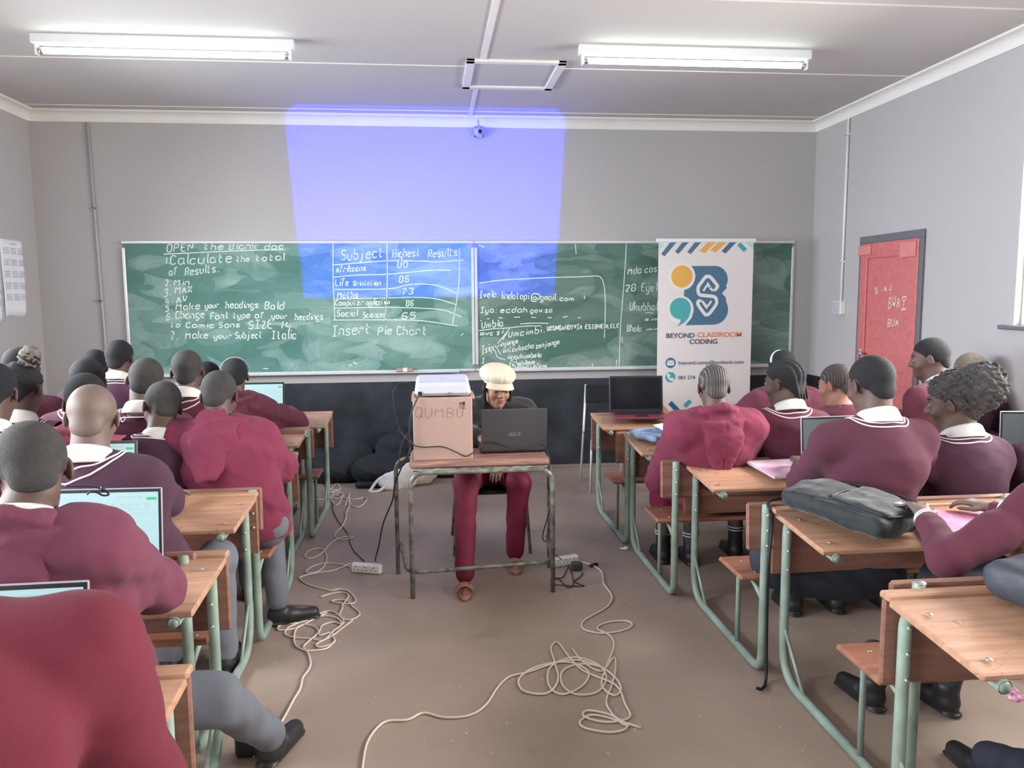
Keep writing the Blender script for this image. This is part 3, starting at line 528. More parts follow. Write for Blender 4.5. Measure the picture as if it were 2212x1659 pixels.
for tx, px, py in (('Source: H', 668, 617), ('Searching', 668, 628)):
    q = atY(px, py, -0.0236)-np.array(cb1.location); font('painted_projection_text', tx, 0.045, tuple(q), mat('painted_projection_letters', (120, 160, 168), 0.7), cb1)  # projector's lit words put in as pale coloured lettering on the board
# chalk on the door
mb = MB(); X_ = XR-0.0135
def door_write(text, xa, ya, xb, yb, h):
    A = atX(xa, ya, X_); B = atX(xb, yb, X_); write(mb, text, A, B, h, 0.006, np.array([-0.0005, 0, 0]), 0.02)
S6 = 160/1106.0
for tx, xa, ya, xb, yb, h in (("BWA", 410, 1285, 580, 1275, .095), ("<", 610, 1262, 672, 1255, .08), ("BUA", 400, 1560, 560, 1540, .06), ("S", 210, 1060, 250, 1055, .045), ("A", 345, 1035, 385, 1030, .045), ("J", 425, 1015, 455, 1010, .05), ("AMA", 605, 1318, 665, 1312, .02)):
    door_write(tx, 1860+xa*S6, 480+ya*S6, 1860+xb*S6, 480+yb*S6, h)
mb.build('chalk_writing', M['chalk'], door)
# paper sheets on the left wall
def sheet(y0, y1, z0, z1, label, rows, dx=0.0):
    t = empty('paper_sheet', (XL, (y0+y1)/2, z0), label, 'paper'); o = (XL, (y0+y1)/2, z0)
    n = 12; V = []; F = []
    for i in range(n+1):
        for j in range(n+1):
            V.append((XL+0.006+dx+0.006*math.sin(i*0.9+j*0.5)*abs(i/n-0.5), y0+(y1-y0)*i/n, z0+(z1-z0)*j/n+0.008*math.sin(i*.6)*(j == 0)))
    for i in range(n):
        for j in range(n): F.append((i*(n+1)+j, (i+1)*(n+1)+j, (i+1)*(n+1)+j+1, i*(n+1)+j+1))
    ob = new_obj('sheet', V, F, M['paper'], t, True, o); sol = ob.modifiers.new('s', 'SOLIDIFY'); sol.thickness = 0.0012
    mb = MB()
    for r in range(rows):
        zz = z1-0.07-r*(z1-z0-0.15)/rows
        for c in range(3):
            for q in range(4):
                for e in range(3):
                    yy = y0+0.03+c*(y1-y0)/3.1+e*(y1-y0)/12; mb.box(XL+0.0155+dx, XL+0.016+dx, yy, yy+(y1-y0)/18*rng.uniform(.5, 1), zz-q*0.014, zz-q*0.014+0.005)
    mb.box(XL+0.0155+dx, XL+0.016+dx, (y0+y1)/2-.05, (y0+y1)/2+.05, z1-0.035, z1-0.03)
    mb.build('printed_text', M['ink'], t, origin=o)
sheet(-0.60, -0.25, 1.49, 2.11, 'white printed timetable sheet pinned to the left wall', 5)
sheet(-1.05, -0.645, 1.45, 2.07, 'second printed sheet at the edge of the picture beside the timetable sheet', 5, 0.006)

# ---------------------------------------------------------------- banner
BY = -0.30
TL = atY(1420, 524, BY); TR = atY(1627, 516, BY); BL = atY(1422, 900, BY)
bx0, bx1 = 1.925, 2.815; bz1 = (TL[2]+TR[2])/2-0.01; bz0 = 0.06
ban = empty('pull_up_banner', ((bx0+bx1)/2, BY, 0), 'tall white pull-up banner with orange, teal and blue logo before the right board', 'banner'); bo = np.array([(bx0+bx1)/2, BY, 0])
mb = MB(); mb.box(bx0, bx1, BY, BY+0.002, bz0, bz1); fab = mb.build('fabric', mat('banner_fabric', (232, 226, 224), 0.6), ban, origin=bo)
mb = MB(); mb.box(bx0-0.02, bx1+0.02, BY-0.008, BY+0.012, bz1-0.005, bz1+0.03, 0.004); mb.build('top_rail', M['metalwhite'], ban, origin=bo)
mb = MB(); mb.box(bx0-0.02, bx1+0.02, BY-0.05, BY+0.06, 0.0, 0.075, 0.02); mb.box(bx0+0.1, bx0+0.14, BY-0.2, BY+0.2, 0, 0.012, 0.003); mb.box(bx1-0.14, bx1-0.1, BY-0.2, BY+0.2, 0, 0.012, 0.003); mb.build('base', M['alu'], ban, origin=bo)
mb = MB(); mb.cyl(((bx0+bx1)/2, BY+0.03, 0.07), ((bx0+bx1)/2, BY+0.02, bz1), 0.008); mb.build('support_pole', M['alu'], ban, True, origin=bo)
bs = (bx1-bx0)/ (935-75)   # metres per crop pixel (crop of the banner face)
def B2(x, y): return ((x-75)*bs+bx0, bz1-(y-100)*bs)
cols = dict(blue=(74, 118, 146), orange=(232, 176, 82), teal=(74, 172, 176), white=(236, 232, 228), dark=(84, 92, 112), coral=(238, 140, 112), grey=(96, 92, 96), pale=(188, 222, 214), navy=(40, 98, 142))
BM = {q: mat('print_'+q, c, 0.55) for q, c in cols.items()}
class Flat:
    def __init__(s): s.z = 0
    def poly(s, name, pts, m, lvl):
        V = [(x, BY-0.0008*lvl, z) for x, z in (B2(*p) for p in pts)]; n = len(V)
        V2 = [(x, y-0.0004, z) for x, y, z in V]
        mb = MB(); mb.add(V+V2, [tuple(range(n, 2*n)), tuple(range(n))[::-1]]+[(i, n+i, n+(i+1) % n, (i+1) % n) for i in range(n)])
        return mb.build(name, m, fab, origin=bo)
FL = Flat()
def circ(cx, cy, rx, ry=None, a0=0, a1=360, n=40): ry = ry or rx; return [(cx+rx*math.cos(math.radians(a0+(a1-a0)*i/n)), cy+ry*math.sin(math.radians(a0+(a1-a0)*i/n))) for i in range(n+(a1-a0 < 359))]
for i, (x0, y0, x1, y1, c, w) in enumerate([(175, 107, 98, 205, 'blue', 46), (285, 107, 222, 185, 'blue', 46), (402, 102, 332, 187, 'blue', 46), (525, 96, 442, 178, 'orange', 62), (628, 92, 540, 172, 'orange', 62), (728, 90, 642, 182, 'blue', 52)]):
    FL.poly('stripe_print', [(x0, y0), (x0+w+14, y0-4), (x1+w-14, y1+20), (x1, y1)][::1], BM[c], 1)
FL.poly('stripe_print', [(783, 130), (813, 104), (874, 162), (846, 190)], BM['teal'], 1); FL.poly('stripe_print', [(850, 102), (932, 102), (932, 165)], BM['pale'], 1); FL.poly('stripe_print', [(76, 110), (130, 112), (78, 165)], BM['pale'], 1)
# letter B
P = [(310, 310), (560, 309)]+circ(585, 428, 120, 119, -90, 30, 14)+[(700, 500), (655, 550), (690, 585)]+circ(580, 695, 134, 131, -30, 90, 16)+[(325, 828), (310, 828)]
FL.poly('logo_letter', P, BM['blue'], 1)
FL.poly('logo_cutout', circ(288, 400, 121), BM['white'], 2); FL.poly('logo_cutout', circ(278, 690, 121), BM['white'], 2.1); FL.poly('logo_cutout', [(398, 690), (385, 760), (325, 829), (300, 832), (240, 780), (300, 690)], BM['white'], 2.2)
FL.poly('logo_cutout', [(290, 300), (375, 318), (310, 330)], BM['white'], 2.3)
FL.poly('logo_dot', circ(288, 400, 96), BM['orange'], 3)
FL.poly('logo_comma', circ(278, 680, 95), BM['teal'], 3); FL.poly('logo_comma', [(372, 670), (370, 715), (352, 765), (318, 805), (248, 840), (275, 808), (285, 768), (290, 700)], BM['teal'], 3.1)
def thick(name, pts, w, m, lvl, closed=False):
    mb = MB(); P = [np.array(B2(*p)) for p in (catmull([(a, b) for a, b in pts], 3) if len(pts) > 3 else pts)]
    for i in range(len(P)):
        c = P[i]; n = 14; V = [(c[0]+w*bs/2*math.cos(2*PI*j/n), BY-0.0008*lvl-0.00004*i, c[1]+w*bs/2*math.sin(2*PI*j/n)) for j in range(n)]; mb.add(V, [tuple(range(n))[::-1]])
    for i in range(len(P)-1):
        d = P[i+1]-P[i]; L_ = np.linalg.norm(d)
        if L_ < 1e-6: continue
        q = np.array([-d[1], d[0]])/L_*w*bs/2; a, b = P[i], P[i+1]; yy = BY-0.0008*lvl-0.00004*i-0.00002
        mb.add([(a[0]+q[0], yy, a[1]+q[1]), (b[0]+q[0], yy, b[1]+q[1]), (b[0]-q[0], yy, b[1]-q[1]), (a[0]-q[0], yy, a[1]-q[1])], [(0, 1, 2, 3)])
    mb.build(name, m, fab, origin=bo)
S_ = [(598, 512), (612, 490), (608, 478), (550, 410), (520, 402), (500, 408), (445, 480), (436, 505), (438, 540), (455, 562), (500, 568), (570, 576), (598, 590), (608, 625), (600, 652), (545, 725), (520, 736), (500, 730), (440, 650), (436, 625), (450, 614)]
thick('logo_s', S_, 30, BM['white'], 4)
thick('logo_arrow', [(450, 614), (466, 612), (490, 645), (518, 680)], 14, BM['white'], 4.2)
thick('logo_arrow', [(598, 512), (580, 526), (552, 500), (523, 458)], 14, BM['white'], 4.2)
thick('logo_arrow', [(488, 522), (521, 470)], 18, BM['white'], 4.4); thick('logo_arrow', [(521, 470), (560, 520)], 18, BM['white'], 4.5); thick('logo_arrow', [(482, 622), (520, 668)], 18, BM['white'], 4.6); thick('logo_arrow', [(520, 668), (556, 622)], 18, BM['white'], 4.7)
def btext(text, x, y, size, m, w):
    X, Z = B2(x, y); o = font('printed_text', text, size*bs*1.4, (X-bo[0], -0.0030, Z-bo[2]), m, fab, off=0.0013 if size > 35 else 0.0003)
    xs = [v.co.x for v in o.data.vertices]; o.scale.x = (w*bs)/max(max(xs), 1e-4); return o
btext('BEYOND', 150, 938, 42, BM['dark'], 262); btext('CLASSROOM', 434, 934, 42, BM['coral'], 410); btext('CODING', 365, 994, 42, BM['grey'], 256)
btext('beyond.camp@outlook.com', 268, 1176, 32, BM['dark'], 600); btext('083 274', 268, 1308, 32, BM['dark'], 156)
for cy, kind in ((1160, 0), (1288, 1)):
    FL.poly('icon_disc', circ(198, cy, 47), BM['blue'] if kind == 0 else BM['teal'], 1)
    if kind == 0:
        FL.poly('icon_mark', [(167, 1138), (229, 1138), (229, 1183), (167, 1183)], BM['white'], 2); thick('icon_line', [(167, 1140), (198, 1166), (229, 1140)], 4, BM['blue'], 3)
    else: thick('icon_mark', [(176, 1268), (182, 1290), (200, 1310), (222, 1316)], 15, BM['white'], 2); thick('icon_mark', [(174, 1264), (186, 1272)], 20, BM['white'], 2.2); thick('icon_mark', [(212, 1302), (226, 1312)], 20, BM['white'], 2.3)
FL.poly('stripe_print', [(182, 1530), (212, 1500), (300, 1590), (262, 1614)], BM['navy'], 1); FL.poly('stripe_print', [(318, 1540), (372, 1490), (400, 1515), (350, 1568)], BM['teal'], 1); FL.poly('stripe_print', [(76, 1500), (125, 1525), (200, 1600), (76, 1600)], BM['coral'], 1)

# ---------------------------------------------------------------- double school desks
# local frame: origin on the floor under the far (front) edge of the desktop, at its left end; x right, y towards the board
DW, DT = 1.18, 0.022
def make_desk():
    t = empty('school_desk', (0, 0, 0), None, None)
    def put(mb, n, m, sm=False): return mb.build(n, m, t, sm)
    R = rotx(0.075)
    mb = MB(); mb.box(0, DW, -0.455, -0.052, 0.709, 0.709+DT, 0.005, R, (DW/2, -0.06, 0.735)); put(mb, 'desktop', M['top'])
    mb = MB(); mb.box(0, DW, -0.050, 0.0, 0.722, 0.722+DT, 0.005); put(mb, 'pen_rail', M['top'])
    mb = MB(); mb.box(0.004, DW-0.004, -0.024, -0.004, 0.455, 0.722, 0.006); put(mb, 'front_panel', M['panel'])
    mb = MB(); mb.box(-0.02, DW-0.02, -0.915, -0.895, 0.55, 0.755, 0.010, rotx(-0.06)); put(mb, 'backrest', M['panel'])
    mb = MB(); mb.box(-0.03, DW+0.0, -0.885, -0.62, 0.405, 0.427, 0.008); put(mb, 'seat', M['seatw'])
    for x in (0.055, DW-0.055):
        r = 0.0190; mb = MB()
        P = fillet([(x, -0.46, 0.668), (x, -0.052, 0.705), (x, -0.052, r), (x, -0.93, r), (x, -0.935, 0.752)], [0.07, 0.16, 0.09], 7)
        mb.tube(P, r, 12, False); mb.tube([P[0], np.array(P[0])+np.array([0, 0.03, 0.003])], r*0.86, 12, True); mb.tube([P[-1], np.array(P[-1])-np.array([0, 0, 0.02])], r*0.86, 12, True)
        fr = put(mb, 'side_frame', M['green'], True)
        mb = MB(); mb.tube([(x, -0.055, 0.24), (x, -0.25, 0.022)], 0.008, 8); mb.build('brace', M['green'], t, True)
        mb = MB(); mb.tube(fillet([(x, -0.66, 0.02), (x, -0.66, 0.392), (x, -0.80, 0.396), (x, -0.93, 0.33)], [0.03, 0.07], 5), 0.011, 10); mb.build('seat_leg', M['green'], t, True)
        for c_, r_ in [((x, -0.073, z), (0.008, 0.006, 0.008)) for z in (0.49, 0.57, 0.65)]+[((x, -0.956, z), (0.008, 0.006, 0.008)) for z in (0.58, 0.645, 0.71)]+[((x, y, 0.738+(y+0.06)*0.075), (0.010, 0.010, 0.003)) for y in (-0.16, -0.40)]+[((x, y, 0.428), (0.009, 0.009, 0.003)) for y in (-0.69, -0.84)]:
            mb = MB(); mb.ell(c_, r_, 10, 6); mb.build('bolt', M['bolt'], t, True)
    mb = MB(); mb.tube([(0.055, -0.78, 0.39), (DW-0.055, -0.78, 0.39)], 0.010, 8); mb.build('cross_tube', M['green'], t, True)
    return t
def copy_tree(o, parent=None):
    c = o.copy(); COL.objects.link(c)
    if parent is not None: c.parent = parent
    for ch in [q for q in D.objects if q.parent == o]: copy_tree(ch, c)
    return c
DESK_R = [(1.055, -1.52, 'front desk of the right block carrying the open wine-red laptop'), (1.085, -2.42, 'desk second from the front in the right block, blue bag on its corner'), (1.195, -3.30, 'desk with the purple printed plastic folder on its top, right block'), (1.265, -4.23, 'desk under the black backpack, right block'), (1.19, -5.17, 'nearest desk on the right with scratched orange-brown top')]
DESK_L = [(-0.905, -1.12, 'front-most desk on the left side of the aisle, open laptop on it'), (-0.975, -1.86, 'second desk from the front beside the left aisle, bare pale top'), (-0.905, -2.75, 'third desk left of the aisle, mostly hidden by the rose hooded pupil'), (-0.935, -3.68, 'left aisle desk with bare two-plank top behind the rose hooded pupil'), (-0.855, -4.53, 'ink-scribbled desk left of the aisle under the large silver-edged laptop'), (-0.725, -5.42, 'nearest left desk, only its corner showing beside the red-sweater pupil')]
DESK_X = [(2.345, -2.42, 'desk by the right wall under the lit laptop near the red door'), (2.345, -3.30, 'desk by the right wall under the dim laptop at the picture edge'), (-3.42, -1.9, 'desk along the left wall nearest the front corner'), (-3.36, -2.85, 'desk along the left wall, second from the front corner'), (-3.32, -3.8, 'desk along the left wall, third from the front corner')]
proto = make_desk(); first = True
DESKS = []
for (x, y, lab) in DESK_R+[(a-DW, b, c) for a, b, c in DESK_L]+DESK_X:
    d = proto if first else copy_tree(proto); first = False
    d.location = (x, y, 0); tag(d, lab, 'desk', 'double school desks'); DESKS.append(d)
mb = MB(); mb.ell((1.265+0.055, -4.23-0.935, 0.757), (0.022, 0.022, 0.006), 14, 8); mb.cyl((1.32, -5.165, 0.74), (1.32, -5.165, 0.756), 0.0185, 14); mb.build('end_cap', M['bolt'], DESKS[3], True, origin=(1.265, -4.23, 0))
mb = MB(); cr_ = (1.19+0.055, -5.17-0.462, 0.668)
for i in range(5): mb.ell((cr_[0]+rng.uniform(-.008, .008), cr_[1]-0.02-0.008*i, cr_[2]+rng.uniform(-.008, .006)), (0.009, 0.012, 0.008), 8, 6)
tag(mb.build('crumpled_wrapper', mat('wrapper', (190, 140, 160), 0.4, rgb2=(110, 60, 80), vscale=80), None, True, origin=cr_), 'crumpled pink wrapper stuffed in the open tube end of the nearest right desk', 'litter')

# ---------------------------------------------------------------- demonstration table in the middle
TX0, TX1, TY0, TY1, TZ = -0.262, 0.505, -3.145, -2.775, 0.742
t = empty('side_table', ((TX0+TX1)/2, (TY0+TY1)/2, 0), 'small worn tube-frame table in the aisle carrying box and grey laptop', 'table'); o = ((TX0+TX1)/2, (TY0+TY1)/2, 0)
mb = MB(); mb.box(TX0, TX1, TY0, TY1, TZ-0.036, TZ, 0.012); mb.build('tabletop', M['oldtop'], t, origin=o)
for y, xa, xb, r in ((TY0-0.025, TX0+0.005, TX1+0.005, 0.0135), (TY1+0.0, TX0-0.09, TX1+0.045, 0.0125)):
    mb = MB(); mb.tube(fillet([(xa, y, 0.0), (xa, y, TZ-0.05), (xb, y, TZ-0.05), (xb, y, 0.0)], 0.085, 8), r, 12); mb.build('leg_frame', M['oldmetal'], t, True, origin=o)
mb = MB(); mb.tube(fillet([(TX0-0.075, TY1, 0.19), (TX0-0.06, TY1-0.02, 0.145), (TX0-0.02, TY0-0.02, 0.14), (TX1+0.01, TY0-0.02, 0.17), (TX1+0.035, TY1, 0.19)], 0.09, 6), 0.012, 10); mb.build('foot_rail', M['oldmetal'], t, True, origin=o)
mb = MB()
for y in (TY0+0.01, TY1-0.01): mb.tube([(TX0+0.02, y, TZ-0.044), (TX1-0.02, y, TZ-0.044)], 0.009, 8)
mb.tube([(TX0+0.06, TY0-0.02, TZ-0.048), (TX0+0.06, TY1, TZ-0.048)], 0.009, 8); mb.tube([(TX1-0.06, TY0-0.02, TZ-0.048), (TX1-0.06, TY1, TZ-0.048)], 0.009, 8); mb.build('under_frame', M['oldmetal'], t, True, origin=o)
# cardboard box
BX0, BX1, BYF, BYB, BZ1 = -0.238, 0.082, -3.10, -2.84, TZ+0.342
t = empty('cardboard_box', ((BX0+BX1)/2, (BYF+BYB)/2, TZ), 'brown cardboard box on the table with QUMBU written on it', 'box'); o = ((BX0+BX1)/2, (BYF+BYB)/2, TZ)
mb = MB(); mb.box(BX0, BX1, BYF, BYB, TZ+0.001, BZ1, 0.004); mb.box(BX0-0.006, BX0+0.01, BYF+0.01, BYB, BZ1-0.02, BZ1+0.008, 0.002); mb.box(BX1-0.006, BX1+0.014, BYF+0.02, BYB, BZ1-0.012, BZ1+0.006, 0.002); mb.build('carton', M['card'], t, origin=o)
mb = MB(); s5 = 420/2212.0
write(mb, 'QUMBU', atY(820+405*s5, 750+800*s5, BYF), atY(820+960*s5, 750+800*s5, BYF), 0.052, 0.0026, np.array([0, -0.0012, 0]), 0.05); mb.build('handwriting', M['marker'], t, origin=o)
mb = MB(); q = atY(820+905*s5, 750+700*s5, BYF); z0 = q[2]
for i in range(2):
    xx = q[0]+0.005+i*0.011; mb.box(xx-0.0012, xx+0.0012, BYF-0.0012, BYF-0.0006, z0, z0+0.032); mb.add([(xx-0.0045, BYF-0.0013, z0+0.027), (xx+0.0045, BYF-0.0013, z0+0.027), (xx, BYF-0.0013, z0+0.038)], [(0, 1, 2)])
xx = q[0]+0.026; mb.box(xx-0.0015, xx+0.0015, BYF-0.0012, BYF-0.0006, z0+0.002, z0+0.02); mb.box(xx-0.006, xx+0.006, BYF-0.0012, BYF-0.0006, z0, z0+0.003); mb.add([(xx-0.006, BYF-0.0013, z0+0.038), (xx+0.006, BYF-0.0013, z0+0.038), (xx+0.005, BYF-0.0013, z0+0.02), (xx-0.005, BYF-0.0013, z0+0.02)], [(0, 1, 2, 3)])
mb.build('printed_symbols', M['markdark'], t, origin=o)
# projector on the box
PX0, PX1 = -0.228, 0.078; pz = BZ1+0.008
t = empty('projector', ((PX0+PX1)/2, -2.97, pz), 'white projector on the cardboard box throwing blue light on the wall', 'projector'); o = ((PX0+PX1)/2, -2.97, pz)
mb = MB(); mb.box(PX0, PX1, -3.085, -2.86, pz, pz+0.068, 0.016); 
V = mb.v; mb.v = [(x+(0.008 if x < (PX0+PX1)/2 else -0.008)*(z > pz+0.03), y+(0.012 if (y < -2.97 and z > pz+0.03) else 0), z+(0.03*(y+3.085)/0.225 if z > pz+0.03 else 0)) for x, y, z in V]
mb.build('housing', M['plastic_white'], t, origin=o)
mb = MB(); mb.box(-0.208, -0.187, -3.092, -3.080, pz+0.001, pz+0.026, 0.002); mb.build('power_socket', M['plastic_black'], t, origin=o)
mb = MB(); mb.box(-0.048, -0.030, -3.0875, -3.083, pz+0.004, pz+0.020, 0.001); mb.build('port', mat('port_grey', (120, 122, 126), 0.5), t, origin=o)
mb = MB(); mb.box(-0.20, -0.13, -3.052, -3.050, pz+0.0755, pz+0.0765); mb.box(-0.03, 0.05, -3.052, -3.050, pz+0.0755, pz+0.0765); mb.box(-0.09, -0.055, -2.98, -2.978, pz+0.0815, pz+0.0828); mb.build('vent_slot', M['ink'], t, origin=o)
mb = MB(); LENS = np.array([-0.14, -2.858, pz+0.055]); mb.cyl(LENS, LENS+np.array([0, 0.012, 0]), 0.026, 20); mb.build('lens', M['screen_off'], t, True, origin=o)
# the projector beam: a blue image field (light shaped by the projector's own aperture)
pl = D.lights.new('projector_lamp', 'SPOT'); pl.energy = 900; pl.color = (1, 1, 1); pl.spot_size = math.radians(110); pl.spot_blend = 0.0; pl.shadow_soft_size = 0.006
po = D.objects.new('projector_lamp', pl); COL.objects.link(po); po.location = LENS+np.array([0.03, 0.04, 0.01])
tilt = math.atan(0.165); po.rotation_euler = (PI/2+tilt, 0, 0)
pl.use_nodes = True; N = pl.node_tree.nodes; L = pl.node_tree.links; em = N['Emission']
tc = N.new('ShaderNodeTexCoord'); sp = N.new('ShaderNodeSeparateXYZ'); L.new(tc.outputs['Normal'], sp.inputs[0])
def mth(op, a, b=None, clamp=False):
    q = N.new('ShaderNodeMath'); q.operation = op; q.use_clamp = clamp
    for i, v in enumerate((a, b)):
        if v is None: continue
        if isinstance(v, (int, float)): q.inputs[i].default_value = v
        else: L.new(v, q.inputs[i])
    return q.outputs[0]
nz = mth('ABSOLUTE', sp.outputs['Z']); tx = mth('DIVIDE', sp.outputs['X'], nz); ty = mth('DIVIDE', sp.outputs['Y'], nz)
# corners of the lit field on the wall, measured from the lens
px_, py_, pz_ = po.location; cs, sn = math.cos(tilt), math.sin(tilt)
def tang(x, z): dy = -py_; dz = z-pz_; den = dy*cs+dz*sn; return (x-px_)/den, (dz*cs-dy*sn)/den
c1 = tang(-1.37, 3.15); c2 = tang(1.13, 3.15); c3 = tang(-1.285, 1.63); c4 = tang(1.02, 1.63)
xl = (c1[0]+c3[0])/2; xr = (c2[0]+c4[0])/2; yb = (c3[1]+c4[1])/2; yt = yb+(xr-xl)*0.75
def edge(v, lo, s): return mth('MULTIPLY', mth('SUBTRACT', v, lo), 1.0/s, True) if s > 0 else mth('MULTIPLY', mth('SUBTRACT', v, lo), 1.0/s, True)
msk = mth('MULTIPLY', mth('MULTIPLY', edge(tx, xl-0.004, 0.010), edge(tx, xr+0.004, -0.010)), mth('MULTIPLY', edge(ty, yb-0.003, 0.008), edge(ty, yt, -0.01)))
cmb = N.new('ShaderNodeMix'); cmb.data_type = 'RGBA'; L.new(msk, cmb.inputs[0]); cmb.inputs[6].default_value = (0, 0, 0, 1); cmb.inputs[7].default_value = (0.015, 0.04, 1.0, 1)
L.new(cmb.outputs[2], em.inputs['Color']); em.inputs['Strength'].default_value = 1.0

# ---------------------------------------------------------------- laptops
def laptop(hx, hy, z, w, yaw, tilt, label, lid, base, scr, ui=True, depth=0.24, hgt=0.225, logo=None, face='user', off=False):
    """hinge centre (hx,hy,z); screen faces -y for yaw 0"""
    t = empty('laptop', (hx, hy, z), label, 'laptop', rz=yaw)
    mb = MB(); mb.box(-w/2, w/2, -depth, 0, 0.002, 0.018, 0.004); b = mb.build('base', base, t)
    mb = MB(); mb.box(-w/2+0.025, w/2-0.025, -depth*0.52, -0.025, 0.018, 0.0188)
    b2 = mb.build('keyboard', M['keys'], b)
    mb = MB(); nk = 13
    for i in range(nk):
        for j in range(5):
            x0 = -w/2+0.028+i*(w-0.056)/nk; y0 = -depth*0.51+j*(depth*0.40)/5; mb.box(x0, x0+(w-0.056)/nk-0.003, y0, y0+depth*0.40/5-0.003, 0.0188, 0.0202)
    mb.build('key', M['laptop_black'], b2)
    mb = MB(); mb.box(-0.045, 0.045, -depth*0.95, -depth*0.6, 0.018, 0.0186); mb.build('touchpad', lid, b)
    R = rotx(-tilt)
    def rot(mb_): mb_.v = [tuple(R@np.array(q)+np.array([0, 0.004, 0.016])) for q in mb_.v]; return mb_
    mb = MB(); mb.box(-w/2, w/2, 0, 0.007, 0.0, hgt, 0.003); l = rot(mb).build('lid', lid, t)
    mb = MB(); mb.box(-w/2+0.004, w/2-0.004, -0.0006, 0.0006, 0.004, hgt-0.004); rot(mb).build('bezel', M['laptop_black'], l)
    mb = MB(); mb.box(-w/2+0.012, w/2-0.012, -0.0018, -0.0004, 0.022, hgt-0.014); s = rot(mb).build('screen', scr, l)
    if ui:
        mb = MB(); sx0, sx1, sz0, sz1 = -w/2+0.012, w/2-0.012, 0.022, hgt-0.014
        def rb(m_, a, b_, c, d): m_.box(sx0+(sx1-sx0)*a, sx0+(sx1-sx0)*b_, -0.0026, -0.0019, sz1-(sz1-sz0)*d, sz1-(sz1-sz0)*c)
        rb(mb, 0.62, 0.80, 0.055, 0.068); rb(mb, 0.82, 0.84, 0.045, 0.08); rb(mb, 0.0, 1.0, 0.30, 0.304)
        for i in range(12):
            a = 0.05+i*0.075; rb(mb, a, a+0.025, 0.16, 0.19); rb(mb, a-0.006, a+0.035, 0.22, 0.228); rb(mb, a, a+0.03, 0.245, 0.253)
        for i in range(9): rb(mb, 0.06, rng.uniform(.3, .7), 0.36+i*0.06, 0.366+i*0.06)
        rot(mb).build('screen_text', M['ui_grey'], s)
        mb = MB(); mb.box(sx1-0.036, sx1-0.006, -0.0028, -0.0019, sz1-0.026, sz1-0.017); rot(mb).build('screen_button', M['ui_green'], s)
    if logo:
        q = font('logo_text', logo, 0.030, (0, 0, 0), M['bolt'], l, off=0.0004, align='CENTER', shear=0.3)
        p = R@np.array([0, 0.0085, hgt*0.36])+np.array([0, 0.004, 0.016]); q.location = p; q.rotation_euler = Euler((PI/2-tilt, 0, PI)); 
        q.rotation_euler = (Matrix(rotx(-tilt).tolist())@Matrix(rotz(PI).tolist())@Matrix(rotx(PI/2).tolist())).to_euler()
    return t
def lap(px, py, Y, z): q = atY(px, py, Y); return q
# presenter's laptop: lid back towards the camera
laptop(0.322, -2.955, TZ, 0.372, PI+0.02, 0.12, 'grey laptop on the table, closed lid side with silver letters facing us', M['laptop_dark'], M['laptop_black'], M['screen_dim'], hgt=0.245, logo='ASUS')
laptop(1.375, -1.66, 0.747, 0.40, -0.06, 0.12, 'open wine-red laptop with dark screen on the front right desk', M['laptop_black'], M['laptop_red'], M['screen_off'], ui=False, hgt=0.268, depth=0.265)
laptop(-1.43, -1.22, 0.745, 0.345, 0.0, 0.14, 'laptop with lit screen on the front-most left desk', M['laptop_black'], M['laptop_black'], M['screen'])
laptop(atY(353, 1050, -4.68)[0]-0.188, -4.715, 0.736, 0.372, -0.04, 0.10, 'large laptop with silver rim and lit spreadsheet before the loose-hood pupil', M['laptop_silver'], M['laptop_silver'], M['screen'], hgt=0.262)
laptop(atY(195, 1235, -5.54)[0]-0.186, -5.585, 0.745, 0.372, 0.02, 0.12, 'nearest laptop at the left picture edge, lit screen with green button', M['laptop_silver'], M['laptop_silver'], M['screen'], hgt=0.248)
laptop(-1.62, -3.73, 0.745, 0.345, -0.05, 0.12, 'laptop half hidden by the shaven-headed pupil in plum sweater', M['laptop_dark'], M['laptop_black'], M['screen'], hgt=0.24)
laptop(1.93, -3.50, 0.745, 0.345, 0.05, 0.10, 'grey laptop behind the broad-shouldered pupil, its screen dim', M['laptop_silver'], M['laptop_black'], M['screen_grey'], ui=False, hgt=0.235)
laptop(2.965, -2.72, 0.745, 0.345, 0.15, 0.05, 'laptop with grey-green lit screen beside the red door', M['laptop_black'], M['laptop_black'], M['screen_dim'], ui=False, hgt=0.24)
laptop(3.04, -3.52, 0.745, 0.36, -0.15, 0.05, 'dim laptop at the right picture edge behind the afro-haired girl', M['laptop_silver'], M['laptop_black'], M['screen_grey'], ui=False, hgt=0.24)

# ---------------------------------------------------------------- power strips, plugs and cables
def cable(name, pts, r, m, label, group=None, z=None, n=5, lift=0.0):
    P = []
    for i, p in enumerate(pts):
        if len(p) == 2: q = atZ(p[0], p[1], r+0.001); P.append((q[0], q[1], r+0.001+(0.0 if len(P) % 3 else lift)))
        else: P.append(p)
    mb = MB(); mb.tube(catmull(P, n), r, 7); return tag(mb.build(name, m, None, True, origin=P[0]), label, 'cable', group)
s8 = 340/1410.0
def c8(L_): return [(560+x*s8, 1000+y*s8) for x, y in L_]
cable('extension_cable', c8([(405, 322), (560, 328), (640, 310), (585, 265), (640, 235), (720, 262), (650, 300), (700, 320), (760, 280), (690, 250), (625, 262), (660, 215), (700, 185), (730, 230), (665, 255), (645, 310), (672, 372), (712, 360), (745, 290), (700, 262), (660, 275), (740, 305), (800, 320), (870, 325), (935, 308), (962, 325), (925, 375), (870, 395), (820, 370), (806, 300), (812, 270), (780, 350), (768, 380)]), 0.0042, M['whitecable'], 'cream cable loops lying below the front-most left desk', 'extension cables')
